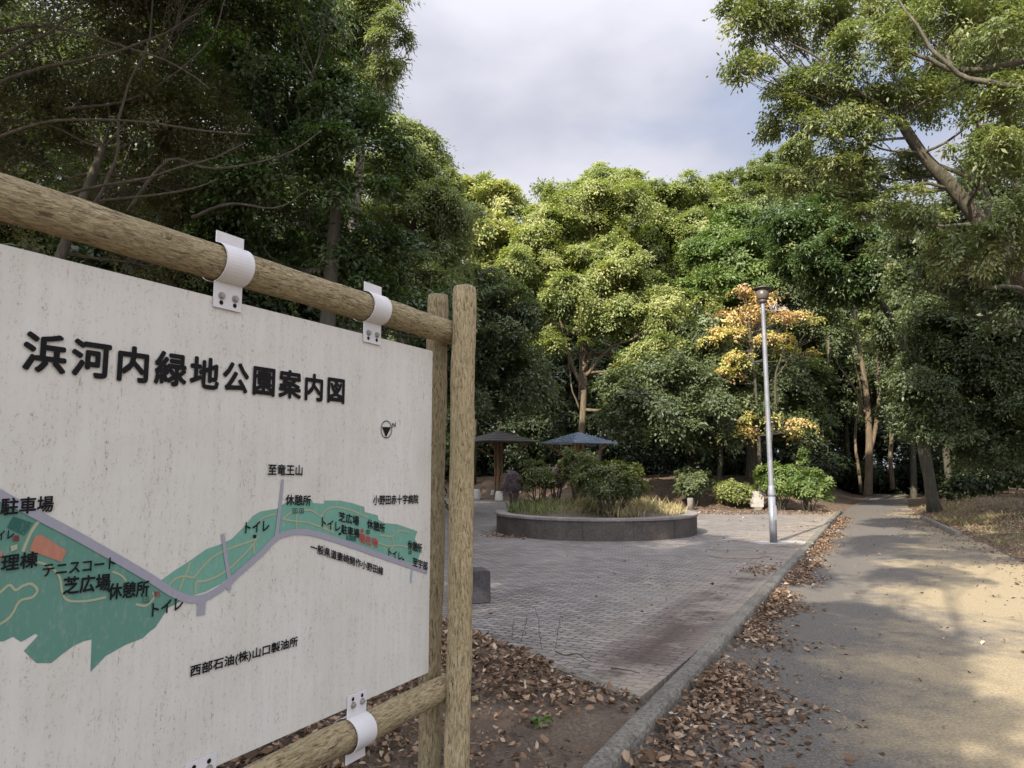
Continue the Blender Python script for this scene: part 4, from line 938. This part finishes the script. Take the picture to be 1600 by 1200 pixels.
# --- shade trees beside and behind the viewer, on the sign's side of the path: they shade the plaza and dapple the path
def shade(items):
    outl = []
    for gx_, gy_, r, h in items:
        t = h / sdir.z; outl.append((Vector((gx_ + sdir.x * t, gy_ + sdir.y * t, h)), (r, r, r * .7)))
    return outl
for lab, (bx, by), items in (
    ('tall evergreen tree beside the sign whose shade lies across the paving', (-7.6, 3.5), [(-1, 16, 1.9, 8.5), (1.5, 14.2, 1.8, 8.5), (-3.5, 14, 1.9, 8.5), (-3, 18, 1.9, 9), (1.0, 11.5, 1.7, 8.5), (.6, 16.8, 1.0, 9)]),
    ('second tall evergreen tree beside the sign, nearer the viewer', (-7.0, -2.0), [(-1.0, 9.5, 1.8, 8), (1.5, 9.2, 1.6, 8), (3.2, 10.6, 1.1, 8), (-1.5, 12.3, 1.8, 8), (.2, 7.2, 1.7, 8), (2.0, 7.0, 1.0, 8), (-3.2, 7.6, 1.8, 8), (3.9, 12.4, .9, 8.5)]),
    ('broad evergreen tree beyond the sign whose shade falls on the pavilions', (-13.5, 14), [(-4, 31, 2.0, 9), (-1.5, 34, 2.0, 9), (-6, 27, 2.2, 9), (-1.8, 28.5, 1.9, 9), (.5, 31.5, 1.9, 9), (-3, 24.5, 1.9, 9), (1.2, 25.5, 1.6, 9), (3.5, 34, 1.8, 9), (2.0, 23.0, 1.1, 9.5)]),
    ('evergreen tree behind the viewer that dapples the path with shade', (-5.5, -6.5), [(-.8, 4.4, 1.3, 7.5), (.6, 5.2, 1.1, 7.5), (1.5, 4.4, .95, 7.5), (2.3, 5.5, .85, 7.5), (3.2, 6.8, .75, 7.5), (.4, 3.0, 1.1, 7.5), (1.5, 3.3, .75, 7.5), (2.9, 5.9, .6, 7.5), (1.9, 5.0, .8, 6.8), (1.2, 3.8, .8, 6.8), (2.6, 6.3, .6, 7), (-1.6, 2.6, 1.5, 7.5), (7.6, 13.2, 1.3, 10), (9.6, 14.6, 1.2, 10), (5.6, 9.9, .6, 8), (4.4, 4.9, .4, 7.5)])):
    b = G(bx, by)
    make_tree('broadleaf_tree', lab, 'tree', b, [(b, .24), (b + Vector((.1, .1, 3)), .19), (b + Vector((.2, 0, 7)), .09)], shade(items), M['leaf_shade'], M['bark_grey'], (.14, .07), 2.6, subs=6, bumps=4, cap=7000, gap=.5)

# --- shrubs
def shrub(name, label, px0, px1, pyt, pyb, Y, zb, mat, leaf=(.055, .03), lai=4.2, stemmat=None, group=None, lower=.25, n=9, seed=1, cap=9000):
    rs = random.Random(seed); k = pxm(Y); cx = at((px0 + px1) / 2, pyb, Y).x; wd = (px1 - px0) * k / 2; ht = (at(800, pyt, Y).z) - zb
    base = Vector((cx, Y, zb)); root = tag(empty(name, base), label, 'shrub', group)
    lo = []
    for i in range(n):
        a = i * 2.4 + rs.random(); d = wd * .52 * (.2 + .8 * rs.random()); z = ht * (lower + (1 - lower) * (.42 + .25 * rs.random()))
        rr = wd * rs.uniform(.46, .6); lo.append(((math.cos(a) * d, math.sin(a) * d, z), (rr, rr, min(rr * .75, ht - z + .02))))
    lo.append(((0, 0, ht * .66), (wd * .85, wd * .85, ht * .34)))
    P, NR, AX, L, W, T, CL = crown_arrays(lo, leaf, lai, clump=.15, cap=cap, droop=.0, shell=.55, gap=.6)
    T_ = T; link('foliage', leaf_mesh('foliage', P, NR, AX, L, W, T_), mat, root)
    mb = MB()
    for i in range(16):
        a = rs.uniform(0, 6.28); d0 = wd * .22 * rs.random(); d1 = wd * rs.uniform(.35, .85)
        mb.tube(bent((math.cos(a) * d0, math.sin(a) * d0, -.1), (math.cos(a) * d1, math.sin(a) * d1, ht * rs.uniform(.55, .85)), 5, -.02, .1, i), [.016, .014, .012, .010, .008, .005], 5)
    mb.build('stems', stemmat or M['bark_dark'], root)
    return root
zs = pz + ph + .08
shrub('azalea_shrub', 'large clipped shrub on many bare stems at the front of the round planter', 900, 1014, 726, 803, 14.45, zs - .07, M['leaf_shrub'], lower=.22, seed=2)
shrub('azalea_shrub', 'tall rounded shrub standing behind the largest shrub in the planter', 872, 938, 705, 785, 16.5, zs + .06, M['leaf_shrub'], seed=3, lower=.4)
shrub('azalea_shrub', 'small green shrub at the pavilion end of the planter', 816, 868, 724, 785, 16.4, zs + .02, M['leaf_shrub'], seed=4, n=6)
shrub('bare_shrub', 'purplish nearly leafless twiggy shrub beside the open pavilion post', 784, 820, 738, 783, 16.6, zs - .04, M['leaf_twig'], (.05, .008), 1.2, M['leaf_twig'], seed=5, lower=.1)
shrub('bare_shrub', 'greyish twiggy shrub tucked between the green shrubs of the planter', 852, 886, 728, 780, 17.0, zs, M['leaf_twig'], (.05, .009), 1.2, M['leaf_twig'], seed=6, lower=.15)
yb = 24.5
shrub('evergreen_shrub', 'dark round shrub alone on the leaf covered slope right of the planter', 1056, 1112, 734, 778, 24.0, .25, M['leaf_shade'], (.09, .05), seed=7, lower=.0)
shrub('evergreen_shrub', 'low yellow green shrub behind the white marker', 1115, 1180, 752, 784, 24.0, .15, M['leaf_camphor'], (.09, .05), 1.4, seed=8, lower=.0)
shrub('evergreen_shrub', 'bright green shrub directly behind the lamp post', 1185, 1255, 724, 788, 23.4, .08, M['leaf_bright'], (.085, .05), seed=9, lower=.0)
shrub('evergreen_shrub', 'bright green rounded shrub at the far end of the kerb', 1232, 1300, 735, 794, 22.6, .08, M['leaf_bright'], (.085, .05), seed=10, lower=.0)
shrub('evergreen_shrub', 'slim upright sapling sticking out above the bright green shrubs', 1250, 1266, 694, 760, 23.6, .1, M['leaf_bright'], (.07, .04), 1.0, seed=11, lower=.3, n=4)

# ------------------------------------------------------------------ pavilions, stools, small things
def roof_mat(name, a, b2, rough, metal):
    m, t, b = new_mat(name); o = objc(t)
    t.links.new(ramp(t, noise_n(t, o, 3, 5, .6, (1, 1, 4)), [(.3, a), (.7, b2)]), b.inputs['Base Color'])
    b.inputs['Roughness'].default_value = rough; b.inputs['Metallic'].default_value = metal; return m
M['roof_brown'] = roof_mat('brown_roof_boards', (.03, .027, .025), (.065, .058, .054), .55, 0)
M['roof_blue'] = roof_mat('blue_grey_roof_metal', (.18, .24, .33), (.30, .38, .48), .25, .6)
M['post_wood'] = simple('amber_post_wood', (.17, .10, .045), .7, 0, .3); M['stool'] = conc_mat('pale_stone', (.42, .40, .36), (.58, .56, .51), .25)
def pavilion(label, px, pyt, pye, halfpx, Y, roofm):
    k = pxm(Y); c = at(px, pye, Y); top = at(px, pyt, Y).z; zb = .08; hw = halfpx * k * .80
    root = tag(empty('pavilion', (c.x, Y, zb), R(33)), label, 'pavilion', 'pavilions at the back of the plaza')
    he = c.z - zb; ht = top - zb; mb = MB(); NSt = 6
    for i in range(NSt):
        f0, f1 = i / NSt, (i + 1) / NSt; a = hw * (1 - f0); b2 = hw * (1 - f1) + .02
        z0 = he + (ht - he) * f0; z1 = he + (ht - he) * f1 - .01; lip = .035
        vs = [(sx * a, sy * a, z0 - lip) for sx, sy in ((-1, -1), (1, -1), (1, 1), (-1, 1))] + [(sx * a, sy * a, z0 + .01) for sx, sy in ((-1, -1), (1, -1), (1, 1), (-1, 1))] + [(sx * b2, sy * b2, z1) for sx, sy in ((-1, -1), (1, -1), (1, 1), (-1, 1))]
        mb.add(vs, [(3, 2, 1, 0)] + [(j, (j + 1) % 4, 4 + (j + 1) % 4, 4 + j) for j in range(4)] + [(4 + j, 4 + (j + 1) % 4, 8 + (j + 1) % 4, 8 + j) for j in range(4)] + [(8, 9, 10, 11)])
    mb.build('roof', roofm, root)
    for sx, sy in ((-1, -1), (1, -1), (1, 1), (-1, 1)):
        q = MB(); q.box((sx * .10, sy * .10, (he + .1) / 2 + .02), (.07, .07, he - .0), 0, .006); q.build('post', M['post_wood'], root)
    q = MB()
    for a in range(4):
        q.tube([(0, 0, he - .75), (math.cos(a * math.pi / 2 + math.pi / 4) * hw * 1.1, math.sin(a * math.pi / 2 + math.pi / 4) * hw * 1.1, he - .02)], .035, 6)
    q.build('braces', M['post_wood'], root)
    return root
pavilion('square pavilion with a dark brown stepped roof on a cluster of amber posts', 779, 673, 690, 58, 30.5, M['roof_brown'])
pavilion('square pavilion with a blue grey metal roof behind the planter shrubs', 903, 675, 692, 54, 23.0, M['roof_blue'])
def stool(px, pyb, label, wpx=12, hpx=16):
    p = gp(px, pyb, .08); k = pxm(p.y); r = wpx * k / 2; h = hpx * k
    mb = MB(); mb.lathe((0, 0, 0), [(r * .95, 0), (r * 1.05, h * .15), (r, h * .5), (r * .82, h * .93), (r * .74, h), (0, h * 1.0)], 20)
    o = mb.build('stone_stool', M['stool'], None, True, p); tag(o, label, 'stool', 'stone stools round the pavilions')
stool(745, 781, 'pale stone stool next to the log post of the map board'); stool(780, 783, 'white stone stool in front of the amber pavilion posts', 13, 15); stool(771, 780, 'pale stone stool half hidden by the white one at the pavilion posts', 9, 14)
stool(811, 781, 'greyish stone stool behind the left rim of the planter', 10, 13)
# stone block on the paving
p = gp(738, 944, .08); mb = MB(); mb.box((0, 0, .165), (.30, .34, .33), .28, .012, .97)
o = mb.build('stone_block', M['block'], None, False, p + Vector((0, .16, 0))); tag(o, 'dark grey stone block standing on the paving behind the log post', 'stone block')
# white marker
p = gp(1183, 796, .08); k = pxm(p.y); M['white'] = simple('white_marker_paint', (.42, .40, .36), .7)
mk = tag(empty('marker_post', p, .2), 'small white tapered marker at the foot of the bright green shrubs', 'marker')
mb = MB(); mb.box((0, 0, .33), (.42, .16, .52), 0, .015, 1.08); mb.build('marker_face', M['white'], mk); mb = MB(); mb.box((0, 0, .035), (.28, .2, .10), 0, .01); mb.build('marker_foot', M['coping'], mk)
# bollard behind the planter
p = gp(1079, 797, .08); mb = MB(); mb.lathe((0, 0, 0), [(.10, 0), (.10, .36), (.085, .39), (0, .39)], 16)
tag(mb.build('stone_bollard', M['coping'], None, True, p), 'short stone bollard at the edge of the paving right of the planter', 'bollard')
# manhole cover
p = gp(1148, 868, .084); mb = MB(); mb.lathe((0, 0, 0), [(.42, 0), (.42, .004), (.38, .006), (0, .006)], 32)
tag(mb.build('manhole_cover', conc_mat('manhole_iron', (.15, .125, .10), (.22, .19, .16), .4), None, False, p), 'round brownish manhole cover set in the paving near the lamp post', 'manhole cover')
# verge edging stones on the far side of the path
for i, (q0, q1) in enumerate(((gp(1442, 812), gp(1498, 838)),)):
    mb = MB(); c = (q0 + q1) / 2; d = q1 - q0; mb.box((c.x, c.y, .03), (d.length, .12, .14), math.atan2(d.y, d.x), .02)
    tag(mb.build('verge_edging', M['coping']), kind='structure')

# ------------------------------------------------------------------ fallen leaves
def litter_points():
    out_ = []
    def addp(x, y, z): out_.append((x, y, z))
    rs = random.Random(21)
    for i in range(22000):                                   # the gutter along the kerb
        b = -1.2 + 21 * rs.random() ** 1.9
        dens = .55 + noise.noise(Vector((b * .9, 2, 0))) * 1.1 - (0 if b < 4 else .1)
        if rs.random() > dens: continue
        wd = (.55 if b < 3.5 else .28) * (1 + .6 * noise.noise(Vector((b * 1.7, 8, 0))))
        a = .09 + abs(rs.gauss(0, 1)) * max(wd, .08) * .55
        addp(K0.x + KD.x * b + KN.x * a, K0.y + KD.y * b + KN.y * a, .006 + rs.random() * .075 * math.exp(-(a - .08) * 5))
    for i in range(48000):                                   # soil bed
        b = -2.5 + 8.5 * rs.random(); a = .09 + 3.6 * rs.random()
        x = K0.x + KD.x * b - KN.x * a; y = K0.y + KD.y * b - KN.y * a
        s = Vector((x, y)) - Vector((E0.x, E0.y)); side = s.x * ed.y - s.y * ed.x
        if side > .0: continue
        dn = noise.noise(Vector((x * 1.4, y * 1.4, 3))) + .32 + .8 * float(sstep(.4, 1.3, a)) - .12
        if rs.random() > dn: continue
        q = Vector((x, y, 0)); z = .07 + noise.noise(q * 1.7) * .03 + noise.noise(q * 6) * .012 + .03 * float(sstep(.3, 1.2, a)) - .16 * float(sstep(-.12, .1, side))
        addp(x, y, z + .008 + rs.random() * .03)
    for i in range(380):                                    # strewn over the path
        y = 2.5 + 22 * rs.random() ** 1.3; x = kx(y) + .3 + (rx(y) - kx(y)) * rs.random(); addp(x, y, .008)
    for i in range(9000):                                   # along the verge across the path
        y = 3 + 22 * rs.random(); x = rx(y) + rs.gauss(.9, .8); addp(x, y, max(land(x, y), 0) + .012)
    for i in range(9000):                                   # on the slope and edge behind the plaza
        x = rs.uniform(2.2, 11); y = back_y(x) - 1.6 + abs(rs.gauss(0, 2.4)); 
        if x > kx(y) - .15: continue
        addp(x, y, max(land(x, y), .08 if y < back_y(x) + .4 else -9) + .012)
    for i in range(420):                                    # drifted on the paving
        y = 6 + 16 * rs.random(); x = kx(y) - .15 - abs(rs.gauss(0, 1.4))
        if (Vector((x - PCX, y - PCY))).length < PR + .03: continue
        if rs.random() < .55 + noise.noise(Vector((x, y, 0))): addp(x, y, .088)
    for i in range(320):
        a = rs.gauss(math.pi + .5, .16); r = PR + .04 + abs(rs.gauss(0, .22)); addp(PCX + r * math.cos(a), PCY + r * math.sin(a), .09)
    for i in range(230):
        p = gp(1195 + rs.gauss(0, 22), 890 + rs.gauss(0, 5), .08)
        if p.x < kx(p.y) - .1: addp(p.x, p.y, .09)
    return np.array(out_)
P = litter_points(); n = len(P)
nr = RNG.normal(0, .42, (n, 3)); nr[:, 2] = 1; ax = RNG.normal(0, 1, (n, 3)); ax[:, 2] *= .3
sz = np.clip(RNG.lognormal(-3.28, .33, n), .016, .085)
o = link('fallen_leaves', oval_leaf_mesh('fallen_leaves', P, nr, ax, sz, sz * RNG.uniform(.45, .7, n), np.clip(RNG.normal(.5, .27, n), 0, 1), .26, .8), M['litter'])
tag(o, 'dry brown fallen leaves strewn along the kerb, soil and path', 'fallen leaves', kind='stuff')

n = 9000; yy = RNG.uniform(4, 26, n); xx = np.array([rx(y) for y in yy]) + .25 + np.abs(RNG.normal(0, 1.5, n))
kp = np.array([noise.noise(Vector((a * .8, b * .8, 2))) for a, b in zip(xx, yy)]) + RNG.uniform(-.3, .5, n) > .05
zz = np.array([land(a, b) for a, b in zip(xx, yy)])
o = link('dry_grass', scatter_blades('dry_grass', np.stack([xx, yy, zz], 1)[kp], .04, .16, .014, np.clip(RNG.normal(.72, .2, n), 0, 1)[kp], .8), M['grass'])
tag(o, 'short dry grass on the bank across the path', 'grass', kind='stuff')

# weeds and twigs by the sign
def weed(px, py, h, label):
    p = gp(px, py, .09); root = tag(empty('weed', p), label, 'weed', 'dry weed stalks at the paving edge'); mb = MB(); rs = random.Random(px)
    pts = bent((0, 0, 0), (rs.uniform(-.06, .06), 0, h), 6, 0, .12, px); mb.tube(pts, [.0018] * 6 + [.001], 5); mb.build('stalk', M['bark_dark'], root)
    q = np.array([pts[rs.randint(1, 6)] for _ in range(26)]) + RNG.normal(0, .012, (26, 3))
    link('leaves', leaf_mesh('leaves', q, RNG.normal(0, 1, (26, 3)), RNG.normal(0, 1, (26, 3)), np.full(26, .016), np.full(26, .007), RNG.uniform(.1, .6, 26)), M['litter'], root)
for (px, py, h) in ((815, 1003, .22), (846, 1012, .30), (866, 1016, .26), (800, 1000, .15)):
    weed(px, py, h, 'thin dry weed stalk at the edge of the paving near the sign post')
p = gp(846, 1128, .10); n = 26; az = RNG.uniform(0, 6.28, n); dd = np.stack([np.cos(az), np.sin(az), RNG.uniform(.2, .8, n)], 1)
o = link('seedling', leaf_mesh('seedling', np.array(p)[None] + dd * .02 + RNG.normal(0, .008, (n, 3)), np.stack([np.zeros(n), np.zeros(n), np.ones(n)], 1) + RNG.normal(0, .3, (n, 3)), dd, np.full(n, .05), np.full(n, .028), RNG.uniform(.3, .8, n)), M['leaf_bright'])
tag(o, 'small green seedling growing in the bare soil beside the kerb', 'seedling')
for (x0, y0, x1, y1) in ((868, 1018, 925, 1034), (800, 1135, 840, 1180), (955, 1044, 1000, 1052)):
    a, b2 = gp(x0, y0, .10), gp(x1, y1, .10); mb = MB(); mb.tube(bent(a, b2, 7, -.02, .12, x0), [.006, .006, .005, .005, .004, .004, .003, .002], 6)
    tag(mb.build('fallen_twig', M['bark_dark']), {868: 'dark twig lying on the edge of the paving by the weeds', 800: 'bent twig lying on the soil below the seedling', 955: 'thin twig lying on the paving beside the kerb corner'}[x0], 'twig')
